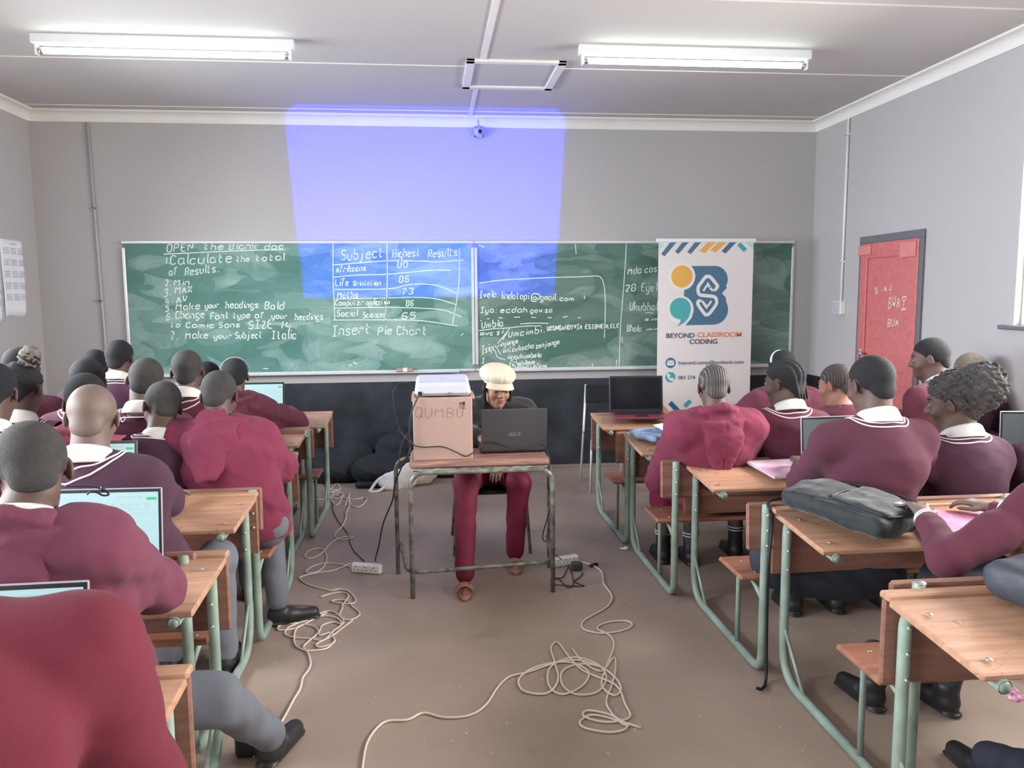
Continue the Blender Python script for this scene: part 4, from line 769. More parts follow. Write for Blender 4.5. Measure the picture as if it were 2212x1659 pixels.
cable('extension_cable', c8([(800, 330), (806, 385), (780, 440), (775, 500), (740, 570), (700, 610), (678, 650), (700, 678), (760, 685), (845, 668), (800, 660), (700, 680), (620, 740), (580, 790), (520, 835), (450, 855), (410, 840), (440, 790), (520, 765), (575, 780), (602, 830), (600, 880), (570, 940), (500, 980), (415, 978), (470, 930), (560, 902), (640, 897), (730, 908), (815, 930)]), 0.0042, M['whitecable'], 'cream cable looping down to the white power strip left of the table', 'extension cables')
cable('extension_cable', c8([(822, 898), (740, 935), (660, 965), (540, 980), (420, 1005), (362, 1030), (400, 1070), (470, 1100), (560, 1125), (640, 1142), (720, 1130), (800, 1150), (850, 1200), (862, 1245), (800, 1262), (710, 1255), (648, 1240), (700, 1225), (780, 1232), (840, 1290), (890, 1330), (898, 1360), (850, 1395), (780, 1405), (720, 1370), (745, 1300), (745, 1275), (800, 1190), (740, 1160), (640, 1172), (550, 1200)]), 0.0042, M['whitecable'], 'cream cable twisting between the left power strip and the black shoe', 'extension cables')
s6 = 500/2028.0
def c6(L_): return [(400+x*s6, 1250+y*s6) for x, y in L_]
cable('extension_cable', c6([(1470, 365), (1380, 430), (1290, 500), (1200, 545), (1150, 575), (1170, 600), (1250, 585), (1310, 550), (1290, 500), (1280, 470), (1180, 495), (1165, 455), (1130, 420), (1050, 400), (1000, 420), (950, 440), (830, 450), (815, 420), (880, 395), (1000, 385), (1120, 350), (1220, 325), (1330, 345), (1370, 400), (1300, 455), (1210, 540), (1100, 525), (960, 515), (880, 490), (890, 440), (960, 400), (1100, 350), (1220, 290), (1300, 290), (1380, 355), (1375, 400), (1300, 380), (1200, 410), (1170, 470), (1080, 550), (1035, 600), (1075, 650), (1100, 740), (1080, 800), (1030, 870), (1010, 960), (950, 1060), (875, 1200), (790, 1340), (700, 1440), (600, 1560)]), 0.0045, M['whitecable'], 'tangled heap of cream cable beside the stretched-out black shoe', 'extension cables')
cable('extension_cable', c6([(1310, 545), (1240, 610), (1120, 630), (1040, 625), (965, 580), (955, 500), (980, 430), (1040, 400), (1150, 340), (1240, 300)]), 0.0045, M['whitecable'], 'outer loop of cream cable around the tangled heap', 'extension cables')
cable('extension_cable', [(1252, 1212), (1281, 1222), (1300, 1236), (1304, 1260), (1318, 1280), (1322, 1294), (1310, 1312), (1275, 1332), (1258, 1345), (1262, 1360), (1300, 1368), (1345, 1362), (1366, 1350), (1350, 1341), (1310, 1345), (1290, 1358), (1316, 1372), (1326, 1395), (1310, 1440), (1300, 1480), (1325, 1502), (1342, 1490), (1330, 1465), (1295, 1440), (1250, 1435), (1215, 1450), (1215, 1480), (1245, 1500), (1290, 1495), (1310, 1465), (1292, 1436), (1240, 1420), (1190, 1440), (1185, 1480), (1215, 1500), (1260, 1480), (1270, 1450), (1225, 1430), (1160, 1440), (1122, 1465), (1130, 1492), (1180, 1498), (1205, 1470), (1198, 1430), (1190, 1400), (1205, 1388), (1230, 1420), (1262, 1450), (1330, 1480), (1350, 1520), (1360, 1550), (1310, 1560), (1262, 1548), (1270, 1535), (1320, 1545), (1355, 1570), (1320, 1582), (1262, 1572), (1255, 1556), (1290, 1545), (1385, 1572)], 0.0048, M['whitecable'], 'big coil of cream cable in the middle of the aisle floor', 'extension cables')
cable('extension_cable', [(1295, 1440), (1250, 1426), (1200, 1432), (1140, 1452), (1100, 1462), (1075, 1485), (1050, 1522), (1015, 1545), (960, 1550), (915, 1540), (880, 1555), (830, 1560), (795, 1600), (783, 1659), (780, 1720)], 0.0048, M['whitecable'], 'single cream cable running from the floor coil to the bottom picture edge', 'extension cables')
cable('extension_cable', [(1235, 1400), (1260, 1430), (1300, 1450), (1326, 1420), (1330, 1445), (1322, 1480), (1310, 1520), (1340, 1560), (1360, 1568)], 0.0045, M['whitecable'], 'short cream cable branch crossing the floor coil', 'extension cables')
def strip(pa, pb, label, n, up=False):
    a = atZ(*pa, 0.0); b = atZ(*pb, 0.0); c = (a+b)/2; L_ = np.linalg.norm(b-a); an = math.atan2(b[1]-a[1], b[0]-a[0])
    t = empty('power_strip', (c[0], c[1], 0.001), label, 'power strip', rz=an)
    mb = MB(); h = 0.058
    mb.box(-L_/2, L_/2, 0.0, 0.042, 0, h, 0.010); mb.build('housing', M['metalwhite'], t)
    for i in range(n):
        x = -L_/2+L_*(i+0.6)/(n+0.4); mb = MB()
        for dx, dz in ((0, 0.010), (-0.012, -0.008), (0.012, -0.008)): mb.disc((x+dx, 0.0005, 0.030+dz), (0, -1, 0), 0.0035, 8, 0.001)
        mb.build('socket_holes', M['plastic_black'], t)
    mb = MB(); mb.disc((L_/2-0.05, 0.0005, 0.045), (0, -1, 0), 0.004, 8, 0.002); mb.build('switch_light', mat('red_indicator', (240, 60, 60), 0.4, emit=(255, 80, 80), estr=1.2), t)
    return t, c, an
strip((757, 1238), (822, 1243), 'white power strip on the floor left of the table legs', 3)
strip((1196, 1228), (1252, 1219), 'white power strip behind the right table leg with black adapter', 3)
q = atZ(1247, 1233, 0.0); mb = MB(); mb.box(q[0]-0.035, q[0]+0.03, q[1]-0.015, q[1]+0.03, 0.004, 0.052, 0.008)
tag(mb.build('plug_adapter', mat('charcoal_plastic', (56, 62, 60), 0.5), None, origin=(q[0], q[1], 0)), 'dark square plug adapter against the right power strip', 'adapter')
cable('adapter_cable', [(1256, 1236), (1258, 1240), (1249, 1250), (1240, 1255), (1252, 1262), (1262, 1266), (1240, 1266), (1222, 1264), (1190, 1262), (1205, 1250), (1225, 1268), (1238, 1264), (1236, 1245), (1229, 1224), (1222, 1235), (1214, 1248), (1194, 1247)], 0.003, M['browncable'], 'thin dark cable loops on the floor beside the right power strip')
q = atZ(1284, 1222, 0.004); mb = MB(); mb.tube([(q[0]-.03, q[1]-.015, .008), (q[0], q[1], .014), (q[0]+.022, q[1]+.014, .009)], 0.009, 8); tag(mb.build('cable_tie', M['plastic_black'], None, True, origin=tuple(q)), 'black tie around the cream cable by the right power strip', 'cable tie')
a = atZ(815, 1205, 0.062); a = np.array([-0.49, -2.70, 0.055]); e1 = np.array([-0.315, -3.0, TZ-0.0])
P = [a, a+np.array([0.005, 0, 0.03]), atY(818, 1180, -2.74), atY(828, 1130, -2.82), atY(848, 1080, -2.9), atY(853, 1045, -2.95), atY(867, 1010, -3.0), atY(870, 995, -3.0), atY(862, 1012, -3.05), atY(880, 985, -3.08), atY(888, 960, -3.12), atY(884, 935, -3.13), atY(887, 900, -3.13), atY(893, 880, -3.13), atY(902, 860, -3.115), np.array([-0.198, -3.095, pz+0.013])]
cable('projector_cable', [tuple(p) for p in P], 0.0042, M['blackcable'], 'black power cable hanging from the projector down to the left power strip')
P = [atY(886, 950, -3.135), atY(893, 961, -3.135), atY(915, 966, -3.13), atY(955, 965, -3.118), atY(985, 977, -3.118), atY(1006, 986, -3.125), atY(1022, 978, -3.10), atY(1040, 962, -3.0), atY(1060, 956, -2.985), atY(1090, 964, -3.0), atY(1120, 972, -3.05), atY(1150, 965, -3.03), atY(1170, 960, -3.0), atY(1182, 975, -3.14), atY(1188, 1000, -3.17), atY(1184, 1040, -3.12), atY(1186, 1060, -3.0), atY(1190, 1090, -2.9), atY(1172, 1160, -2.8), atY(1188, 1172, -2.77), atY(1199, 1185, -2.78), atY(1196, 1195, -2.75), np.array([0.62, -2.79, 0.05])]
cable('laptop_cable', [tuple(p) for p in P], 0.0032, M['blackcable'], 'black cable draped across the box foot and table front to the laptop')
P = [np.array([-0.24, -2.95, pz+0.05]), atY(868, 826, -2.93), atY(852, 840, -2.93), atY(850, 860, -2.93), atY(856, 905, -2.95), atY(868, 935, -2.98), atY(882, 950, -3.05), atY(886, 965, -3.14), atY(880, 990, -3.15), atY(866, 1010, -3.1), atY(862, 1003, -3.02), atY(868, 960, -2.98), atY(885, 930, -2.97)]
cable('video_cable', [tuple(p) for p in P], 0.003, M['blackcable'], 'thin grey-black video cable arching out to the left of the projector')
cable('charger_cable', c8([(560, 165), (610, 240), (650, 330), (660, 420), (700, 510), (760, 590), (795, 640), (815, 720), (850, 790), (940, 880)]), 0.003, M['browncable'], 'thin brown cable crossing the floor to the left power strip')

# ---------------------------------------------------------------- things on and by the desks
# plug and adapter under the nearest left bench
q = atZ(535, 1640, 0.0); mb = MB(); mb.box(q[0]-0.045, q[0]+0.045, q[1], q[1]+0.05, 0.0, 0.10, 0.012); tag(mb.build('charger_brick', M['plastic_black'], None, origin=(q[0], q[1], 0)), 'black charger block on the floor behind the nearest outstretched leg', 'charger')

# ---------------------------------------------------------------- soft shapes: smooth-union fields turned into meshes
class Field:
    """rectilinear grid, finer inside the given boxes; boxes: (lo, hi, step)"""
    def __init__(s, lo, hi, h, fine=()):
        s.ax = []
        for a in range(3):
            x = lo[a]; L_ = [x]
            while x < hi[a]:
                st = h
                for fl, fh, fs in fine:
                    if fl[a]-fs <= x <= fh[a]+fs: st = min(st, fs)
                x += st; L_.append(x)
            s.ax.append(np.array(L_, dtype=np.float32))
        s.V = np.full([len(a) for a in s.ax], 1.0, dtype=np.float32); s.h = h
    def sl(s, lo, hi):
        r = []
        for a in range(3):
            i0 = max(int(np.searchsorted(s.ax[a], lo[a]))-1, 0); i1 = min(int(np.searchsorted(s.ax[a], hi[a]))+1, len(s.ax[a])); r.append(slice(i0, max(i1, i0)))
        return tuple(r)
    def grid(s, S): return s.ax[0][S[0]][:, None, None], s.ax[1][S[1]][None, :, None], s.ax[2][S[2]][None, None, :]
    def op(s, fn, lo, hi, k, mode='u', pad=None):
        p = (k+2*s.h) if pad is None else pad
        S = s.sl(np.array(lo)-p, np.array(hi)+p)
        if any(q.stop-q.start <= 0 for q in S): return
        d = fn(*s.grid(S)).astype(np.float32); A = s.V[S]
        if mode == 'u':
            if k > 0:
                hh = np.clip(0.5+0.5*(A-d)/k, 0, 1); s.V[S] = A+(d-A)*hh-k*hh*(1-hh)
            else: s.V[S] = np.minimum(A, d)
        elif mode == 's':
            d = -d
            if k > 0:
                hh = np.clip(0.5-0.5*(A-d)/k, 0, 1); s.V[S] = A+(d-A)*hh+k*hh*(1-hh)
            else: s.V[S] = np.maximum(A, d)
        elif mode == 'i': s.V[S] = np.maximum(A, d)
        elif mode == '+': s.V[S] = A+d
    def cone(s, a, b, ra, rb, k=0.02, flat=None, mode='u'):
        """tapered limb a->b; flat=(dir, factor): squash along dir"""
        a = np.array(a, float); b = np.array(b, float); ba = b-a; bb = float(ba@ba)+1e-12; R = max(ra, rb)
        def fn(X, Y, Z):
            px, py, pz = X-a[0], Y-a[1], Z-a[2]; t = np.clip((px*ba[0]+py*ba[1]+pz*ba[2])/bb, 0, 1)
            px = px-t*ba[0]; py = py-t*ba[1]; pz = pz-t*ba[2]; r = ra+(rb-ra)*t
            if flat is None: return np.sqrt(px*px+py*py+pz*pz)-r
            n, f = flat; q = px*n[0]+py*n[1]+pz*n[2]; d2 = px*px+py*py+pz*pz+q*q*(1/f/f-1); d = np.sqrt(d2)
            return (d-r)*(0.5+0.5*f)
        s.op(fn, np.minimum(a, b)-R, np.maximum(a, b)+R, k, mode)
    def ell(s, c, r, R=None, k=0.02, mode='u'):
        c = np.array(c, float); r = np.array(r, float); R = np.eye(3) if R is None else R; m = float(r.max())
        def fn(X, Y, Z):
            x, y, z = X-c[0], Y-c[1], Z-c[2]
            u = (R[0, 0]*x+R[1, 0]*y+R[2, 0]*z); v = (R[0, 1]*x+R[1, 1]*y+R[2, 1]*z); w = (R[0, 2]*x+R[1, 2]*y+R[2, 2]*z)
            k0 = np.sqrt((u/r[0])**2+(v/r[1])**2+(w/r[2])**2); k1 = np.sqrt((u/r[0]**2)**2+(v/r[1]**2)**2+(w/r[2]**2)**2)+1e-9
            return k0*(k0-1)/k1
        s.op(fn, c-m, c+m, k, mode)
    def box(s, c, hx, R=None, rr=0.01, k=0.0, mode='u'):
        c = np.array(c, float); hx = np.array(hx, float); R = np.eye(3) if R is None else R; m = float(np.linalg.norm(hx))
        def fn(X, Y, Z):
            x, y, z = X-c[0], Y-c[1], Z-c[2]; q = [np.abs(R[0, i]*x+R[1, i]*y+R[2, i]*z)-hx[i]+rr for i in range(3)]
            return np.sqrt(sum(np.maximum(v, 0)**2 for v in q))+np.minimum(np.maximum(np.maximum(q[0], q[1]), q[2]), 0)-rr
        s.op(fn, c-m, c+m, k, mode)
    def noise(s, amp, freq, seed=0, stretch=(1, 1, 1)):
        """soft folds: domain-warped sines"""
        X, Y, Z = s.ax[0][:, None, None]*stretch[0]*freq, s.ax[1][None, :, None]*stretch[1]*freq, s.ax[2][None, None, :]*stretch[2]*freq
        q = seed*1.7; wx = np.sin(0.9*Y+1.3*Z+q)*1.2; wz = np.sin(1.1*X-0.7*Y+q*2)*1.2
        n = np.sin(1.3*X+2.1*Z+wx+q)+0.6*np.sin(2.7*Y-1.9*Z+wz+q*3)+0.4*np.sin(3.9*X+2.9*Y+2*wx+q)
        near = np.abs(s.V) < 0.08; s.V = np.where(near, s.V+(amp*n/2.0).astype(np.float32), s.V)
    def samp(s, P):
        P = np.asarray(P, dtype=np.float32); ii = []; tt = []
        for a in range(3):
            i = np.clip(np.searchsorted(s.ax[a], P[:, a])-1, 0, len(s.ax[a])-2); ii.append(i); tt.append(np.clip((P[:, a]-s.ax[a][i])/(s.ax[a][i+1]-s.ax[a][i]), 0, 1))
        r = 0
        for a in (0, 1):
            for b in (0, 1):
                for c in (0, 1):
                    w = (tt[0] if a else 1-tt[0])*(tt[1] if b else 1-tt[1])*(tt[2] if c else 1-tt[2]); r = r+w*s.V[ii[0]+a, ii[1]+b, ii[2]+c]
        return r
    def mesh(s):
        V = s.V; inside = V < 0
        cnt = np.zeros([n-1 for n in V.shape], dtype=np.int8)
        for a in (0, 1):
            for b in (0, 1):
                for c in (0, 1): cnt += inside[a:V.shape[0]-1+a, b:V.shape[1]-1+b, c:V.shape[2]-1+c]
        I, J, K = np.nonzero((cnt > 0) & (cnt < 8)); n = len(I)
        if n == 0: return np.zeros((0, 3)), np.zeros((0, 4), int)
        ids = -np.ones(cnt.shape, dtype=np.int32); ids[I, J, K] = np.arange(n)
        acc = np.zeros((n, 3)); w = np.zeros(n)
        for ax in range(3):
            o = [0, 0, 0]; o[ax] = 1
            for p in (0, 1):
                for q in (0, 1):
                    d = [0, 0, 0]; oth = [a for a in range(3) if a != ax]; d[oth[0]] = p; d[oth[1]] = q
                    i0, j0, k0 = I+d[0], J+d[1], K+d[2]; i1, j1, k1 = i0+o[0], j0+o[1], k0+o[2]
                    va = V[i0, j0, k0]; vb = V[i1, j1, k1]; m = (va < 0) != (vb < 0); t = np.where(m, va/np.where(m, va-vb, 1), 0)
                    A = np.stack([s.ax[0][i0], s.ax[1][j0], s.ax[2][k0]], 1); B = np.stack([s.ax[0][i1], s.ax[1][j1], s.ax[2][k1]], 1)
                    acc += np.where(m[:, None], A+(B-A)*t[:, None], 0); w += m
        P = acc/w[:, None]; Q = []
        for ax in range(3):
            oth = [(1, 2), (2, 0), (0, 1)][ax]; sh = list(V.shape); sA = [slice(None)]*3; sB = [slice(None)]*3; sA[ax] = slice(0, -1); sB[ax] = slice(1, None)
            a = inside[tuple(sA)]; b = inside[tuple(sB)]; E = np.nonzero(a != b); E = list(E); m = np.ones(len(E[0]), bool)
            for o_ in oth: m &= (E[o_] > 0) & (E[o_] < V.shape[o_]-1)
            E = [e[m] for e in E]; flip = a[tuple(E)]
            def cell(du, dv):
                c = [e.copy() for e in E]; c[oth[0]] += du; c[oth[1]] += dv; return ids[tuple(c)]
            q = np.stack([cell(-1, -1), cell(0, -1), cell(0, 0), cell(-1, 0)], 1); q[~flip] = q[~flip][:, ::-1]; Q.append(q)
        Q = np.concatenate(Q); Q = Q[(Q >= 0).all(1)]
        return P, Q
    def obj(s, name, m, parent, origin, R=None, c=None, smooth_it=1):
        P, Q = s.mesh()
        for _ in range(smooth_it):      # light relaxation
            A = np.zeros_like(P); W = np.zeros(len(P))
            for a, b in ((0, 1), (1, 2), (2, 3), (3, 0)):
                np.add.at(A, Q[:, a], P[Q[:, b]]); np.add.at(A, Q[:, b], P[Q[:, a]]); np.add.at(W, Q[:, a], 1); np.add.at(W, Q[:, b], 1)
            P = P*0.5+0.5*A/np.maximum(W, 1)[:, None]
        if R is not None: P = P@R.T+np.array(c)
        return new_obj(name, P, Q, m, parent, True, origin)

# ---------------------------------------------------------------- people
def add_hand(F, wr, d, up, side, curl=0.5, s=1.0, spread=1.0):
    """palm + five bent fingers; d forearm direction, up = back of the hand, side=+1 when the thumb is towards +lat"""
    d = nrm(d); up = nrm(up-d*(up@d)); lat = np.cross(d, up)*side; wr = np.array(wr, float)
    pc = wr+d*0.085*s
    F.cone(wr-d*0.01, wr+d*0.03*s, 0.025*s, 0.027*s, 0.01, (up, 0.75)); 
    for u in (-1, 0, 1): F.cone(wr+d*0.02*s+lat*0.012*u*s, pc+lat*0.026*u*s, 0.015*s, 0.0125*s, 0.012)
    for i, (u, L_) in enumerate(((1.45, 0.070), (0.5, 0.078), (-0.5, 0.073), (-1.4, 0.058))):
        a = pc+lat*0.0195*u*s; dd = nrm(d+lat*0.10*u*spread); r = (0.0088-0.0008*(i == 3))*s
        c1 = curl*0.55; c2 = curl*1.3; c3 = curl*1.9
        L_ = L_*s
        p1 = a+(dd*math.cos(c1)-up*math.sin(c1))*L_*0.45; p2 = p1+(dd*math.cos(c2)-up*math.sin(c2))*L_*0.32; p3 = p2+(dd*math.cos(c3)-up*math.sin(c3))*L_*0.25
        F.cone(a, p1, r*1.08, r, 0.004); F.cone(p1, p2, r, r*0.94, 0.003); F.cone(p2, p3, r*0.94, r*0.8, 0.003)
    a = wr+d*0.022*s+lat*0.022*s; t1 = a+nrm(d*0.7+lat*0.75-up*0.3)*0.040*s; t2 = t1+nrm(d+lat*0.15-up*0.45*curl)*0.034*s; t3 = t2+nrm(d-lat*0.1-up*0.6*curl)*0.024*s
    F.cone(a, t1, 0.0135*s, 0.011*s, 0.008); F.cone(t1, t2, 0.0105*s, 0.0095*s, 0.004); F.cone(t2, t3, 0.0095*s, 0.0078*s, 0.003)

PEOPLE = []
def person(label, head, hip, hyaw=0, hpit=20, hroll=0, s=1.0, byaw=0, top='sweater', tm='swA', bottom='trousers', bm='tgrey', sk='skinA', hair='short', hm='hair',
           eL=None, eR=None, wL=None, wR=None, kL=None, kR=None, aL=None, aR=None, fL=None, fR=None, nk=(0, -0.058, -0.140), collar=True, seat=0.43, face=False, wide=1.0, cuff=False, stripes=True, bulk=0.0,
           shoe=True, seed=None, bow=0.0, hres=0.0065, handres=0.0075, slope=0.085, socks=False, sandal=False, swm=0.0):
    seed = len(PEOPLE)+1 if seed is None else seed
    Hc = np.array(head if abs(head[1]) < 20 else atY(*head), float); Rb = rotz(math.radians(byaw)); X_, Y_, Z_ = Rb[:, 0], Rb[:, 1], Rb[:, 2]
    Rh = rotz(math.radians(byaw+hyaw))@rotx(-math.radians(hpit))@roty(math.radians(hroll))
    P = np.array([hip[0], hip[1], seat+0.095]); N = Hc+Rb@(np.array(nk)*s)
    t = empty('person', (P[0], P[1], 0), label, 'person', 'people in the classroom'); O = (P[0], P[1], 0); PEOPLE.append(t)
    spine = nrm(N-P); back = nrm(np.cross(spine, X_))*-1.0; back = -np.cross(X_, spine); back = nrm(back)     # points towards the back
    if back@Y_ > 0: back = -back
    w = 0.160*wide*s; Sh = {}
    Cc = P+(N-P)*0.68+back*(0.032+bow); Wc = P+(N-P)*0.28+back*0.01
    for sd, sg in (('L', -1), ('R', 1)): Sh[sd] = N+X_*sg*w+Z_*-slope*s+Y_*0.012*s
    elb = {'L': eL, 'R': eR}; wr = {'L': wL, 'R': wR}; kn = {'L': kL, 'R': kR}; an = {'L': aL, 'R': aR}; ft = {'L': fL, 'R': fR}
    for sd, sg in (('L', -1), ('R', 1)):
        if elb[sd] is None: elb[sd] = P+Rb@np.array([sg*0.235*wide, 0.20, 0.745-P[2]])
        if wr[sd] is None: wr[sd] = P+Rb@np.array([sg*0.125, 0.44, 0.785-P[2]])
        if kn[sd] is None: kn[sd] = P+Rb@np.array([sg*0.115, 0.40, 0.0])
        if an[sd] is None: an[sd] = P+Rb@np.array([sg*0.115, 0.43, 0.095-P[2]])
        if ft[sd] is None: ft[sd] = Y_*1.0
        for dct in (elb, wr, kn, an, ft): dct[sd] = np.array(dct[sd], float)
        # keep the upper arm a plausible length
    allp = [Hc+0.15, Hc-0.15, P-0.2, P+0.2]+[v+q for dct in (elb, wr, kn) for v in dct.values() for q in (-0.16, 0.16)]+[v+q for v in an.values() for q in (-0.13, 0.13)]+[an[q]+ft[q]*0.25 for q in an]
    lo = np.min(allp, axis=0)-0.04; hi = np.max(allp, axis=0)+0.04; lo[2] = max(lo[2], -0.01)
    # -------- body
    fine = [(Hc-0.13, Hc+0.135, hres)]
    for sd in 'LR': fine.append((wr[sd]-0.10, wr[sd]+0.10, handres))
    F = Field(lo, hi, 0.020, fine)
    H = lambda x, y, z: Hc+Rh@(np.array([x, y, z])*s)
    F.ell(H(0, -0.014, 0.030), np.array((0.074, 0.094, 0.082))*s, Rh, 0.01)
    F.ell(H(0, 0.028, -0.018), np.array((0.060, 0.062, 0.080))*s, Rh, 0.03)
    F.ell(H(0, 0.034, -0.072), np.array((0.043, 0.046, 0.038))*s, Rh, 0.03)
    F.cone(H(-0.030, 0.079, 0.028), H(0.030, 0.079, 0.028), 0.010*s, 0.010*s, 0.012)
    F.cone(H(0, 0.084, 0.016), H(0, 0.103, -0.022), 0.0085*s, 0.0125*s, 0.010); F.ell(H(0, 0.094, -0.027), np.array((0.0195, 0.011, 0.009))*s, Rh, 0.008)
    for g in (-1, 1): F.ell(H(g*0.033, 0.088, 0.008), np.array((0.015, 0.010, 0.010))*s, Rh, 0.008, 's'); F.ell(H(g*0.033, 0.074, 0.006), np.array((0.014, 0.013, 0.012))*s, Rh, 0.004); F.ell(H(g*0.042, 0.060, -0.030), np.array((0.020, 0.022, 0.020))*s, Rh, 0.02)
    F.cone(H(-0.017, 0.085, -0.050), H(0.017, 0.085, -0.050), 0.0075*s, 0.0075*s, 0.006); F.cone(H(-0.014, 0.083, -0.063), H(0.014, 0.083, -0.063), 0.0085*s, 0.0085*s, 0.006)
    F.ell(H(0, 0.070, -0.090), np.array((0.020, 0.018, 0.016))*s, Rh, 0.02)
    F.op(lambda X, Y, Z: np.sqrt((X-H(0, .096, -.0565)[0])**2+(Y-H(0, .096, -.0565)[1])**2+(Z-H(0, .096, -.0565)[2])**2)-0.0, H(0, .096, -.0565), H(0, .096, -.0565), 0.0, 'u') if False else None
    for g in (-1, 1):
        Re = Rh@rotz(g*0.45)@rotx(-0.15); F.ell(H(g*0.079, -0.004, -0.004), np.array((0.008, 0.018, 0.031))*s, Re, 0.006); F.ell(H(g*0.087, 0.002, -0.002), np.array((0.006, 0.009, 0.017))*s, Re, 0.004, 's')
    nb = H(0, -0.030, -0.055)
    F.cone(nb, N+Z_*0.0, 0.054*s, 0.060*s, 0.03)
    F.cone(H(0, 0.012, -0.078), N+Y_*0.035, 0.042*s, 0.050*s, 0.03)
    F.cone(P+spine*0.02, Wc, 0.140, 0.125, 0.05, (back, 0.70)); F.cone(Wc, Cc, 0.125, 0.150*wide, 0.06, (back, 0.66)); F.cone(Cc, N-spine*0.10+back*0.01, 0.150*wide, 0.11, 0.06, (back, 0.62))
    F.cone(Sh['L'], Sh['R'], 0.050, 0.050, 0.05)
    F.cone(N-spine*0.02, Sh['L'], 0.045, 0.040, 0.05); F.cone(N-spine*0.02, Sh['R'], 0.045, 0.040, 0.05)
    for sd, sg in (('L', -1), ('R', 1)):
        e, q = elb[sd], wr[sd]; F.cone(Sh[sd], e, 0.046, 0.037, 0.03); F.cone(e, q, 0.038, 0.026, 0.02)
        d = nrm(q-e); up = Z_ if abs(d[2]) < 0.85 else -Y_
        add_hand(F, q, d+np.array([0, 0, -0.0]), up, -sg*1.0 if True else 1, 0.55, 0.95*s)
        k_, a_ = kn[sd], an[sd]; hj = P+X_*sg*0.085
        F.cone(hj, k_, 0.080, 0.058, 0.05); F.cone(k_, a_, 0.054, 0.034, 0.03)
        fd = nrm(np.array([ft[sd][0], ft[sd][1], 0])); F.cone(a_, a_-fd*0.012+np.array([0, 0, -0.040]), 0.032, 0.028, 0.02); F.cone(a_-fd*0.010-Z_*0.048, a_+fd*0.14-Z_*0.068, 0.030, 0.022, 0.02)
        if sandal:
            lt = np.cross(fd, Z_)*sg
            for j in range(5): F.cone(a_+fd*0.12-Z_*0.070+lt*(0.026-0.0135*j)*-1, a_+fd*(0.175-0.006*j)-Z_*0.076+lt*(0.030-0.0145*j)*-1, 0.0125 if j == 0 else 0.009, 0.011 if j == 0 else 0.008, 0.003)
    F.obj('body', M[sk], t, O)
    # -------- hair (in the head's own frame)
    hl = np.array((-0.19, -0.22, -0.21)); hh_ = np.array((0.19, 0.16, 0.24))
    if hair != 'none':
        G_ = Field(hl, hh_, 0.005 if hair not in ('cornrow', 'braids', 'fine') else 0.0035)
        th = dict(short=0.006, thick=0.010, cornrow=0.010, fine=0.009, braids=0.012, puff=0.009, afro=0.016, shaved=0.0022, cap=0.012).get(hair, 0.006)
        r = np.array((0.074+th*0.75, 0.094+th*0.85, 0.082+th*0.8))
        G_.ell((0, -0.0145-0.25*th, 0.030+th*0.55), r, None, 0)
        if hair in ('cornrow', 'fine', 'braids'):
            per = {'cornrow': 0.0135, 'fine': 0.0105, 'braids': 0.030}[hair]; am = {'cornrow': 0.0045, 'fine': 0.003, 'braids': 0.008}[hair]
            G_.op(lambda X, Y, Z: am*(1-np.abs(np.cos(PI*(X+0.12*X*np.clip(-Y, 0, 1))/per)))+0*Y+0*Z, hl, hh_, 0, '+')
        # nape bulk
        G_.ell((0, -0.070, -0.030), (0.052, 0.030+th*0.5, 0.045), None, 0.02)
        # keep only above the hairline
        def hairline(X, Y, Z):
            zl = np.where(Y > 0.032, 0.030+0.72*(Y-0.032)+0*X, np.where(Y > 0.012, 0.002+(Y-0.012)*1.4, np.where(Y > -0.02, 0.002+(Y-0.012)*0.3, -0.008+(Y+0.02)*0.95))); zl = np.maximum(zl, -0.072+0*Y); return zl-Z+0*X
        G_.op(hairline, hl, hh_, 0, 'i')
        for g in (-1, 1): G_.ell((g*0.084, -0.004, -0.004), (0.022, 0.020, 0.034), None, 0.004, 's')
        if hair == 'afro':
            G_.ell((0, -0.120, 0.062), (0.100, 0.088, 0.100), None, 0.03); G_.ell((0, -0.02, 0.075), (0.085, 0.085, 0.055), None, 0.03); G_.noise(0.009, 75, seed); G_.noise(0.007, 150, seed+3, (1, 1.3, 0.8)); G_.noise(0.004, 260, seed+4)
        if hair == 'puff':
            G_.ell((0.055, -0.055, 0.135), (0.042, 0.042, 0.048), None, 0.01); G_.noise(0.004, 120, seed)
        if hair == 'braids':
            for g in (-0.05, -0.02, 0.012, 0.045): G_.cone((g, -0.085, 0.03), (g*0.9+0.015, -0.092, -0.085), 0.013, 0.008, 0.004)
        G_.obj('hair', M[hm], t, O, Rh*s, Hc)
        if hair == 'puff': 
            q = Field((0.0, -0.12, 0.08), (0.12, 0.02, 0.20), 0.005); q.ell((0.055, -0.055, 0.138), (0.043, 0.043, 0.050), None, 0); q.noise(0.006, 90, seed); q.noise(0.004, 170, seed); q.obj('hair_puff', M['hairpuff'], t, O, Rh*s, Hc)
    # -------- garment on the upper body
    ease = 0.016 if top == 'sweater' else 0.030
    lo2 = np.minimum(np.minimum(P, N), np.minimum(np.minimum(elb['L'], elb['R']), np.minimum(wr['L'], wr['R'])))-0.18; hi2 = np.maximum(np.maximum(P, N), np.maximum(np.maximum(elb['L'], elb['R']), np.maximum(wr['L'], wr['R'])))+0.18
    F = Field(lo2, hi2, 0.0115)
    e_ = ease+bulk
    F.cone(P+spine*0.02, Wc, 0.165+e_*0.8, 0.146+e_, 0.05, (back, 0.68)); F.cone(Wc, Cc, 0.146+e_, (0.150*wide+e_), 0.07, (back, 0.70)); F.cone(Cc, N-spine*0.10+back*0.012, 0.152*wide+e_, 0.115+e_, 0.07, (back, 0.66))
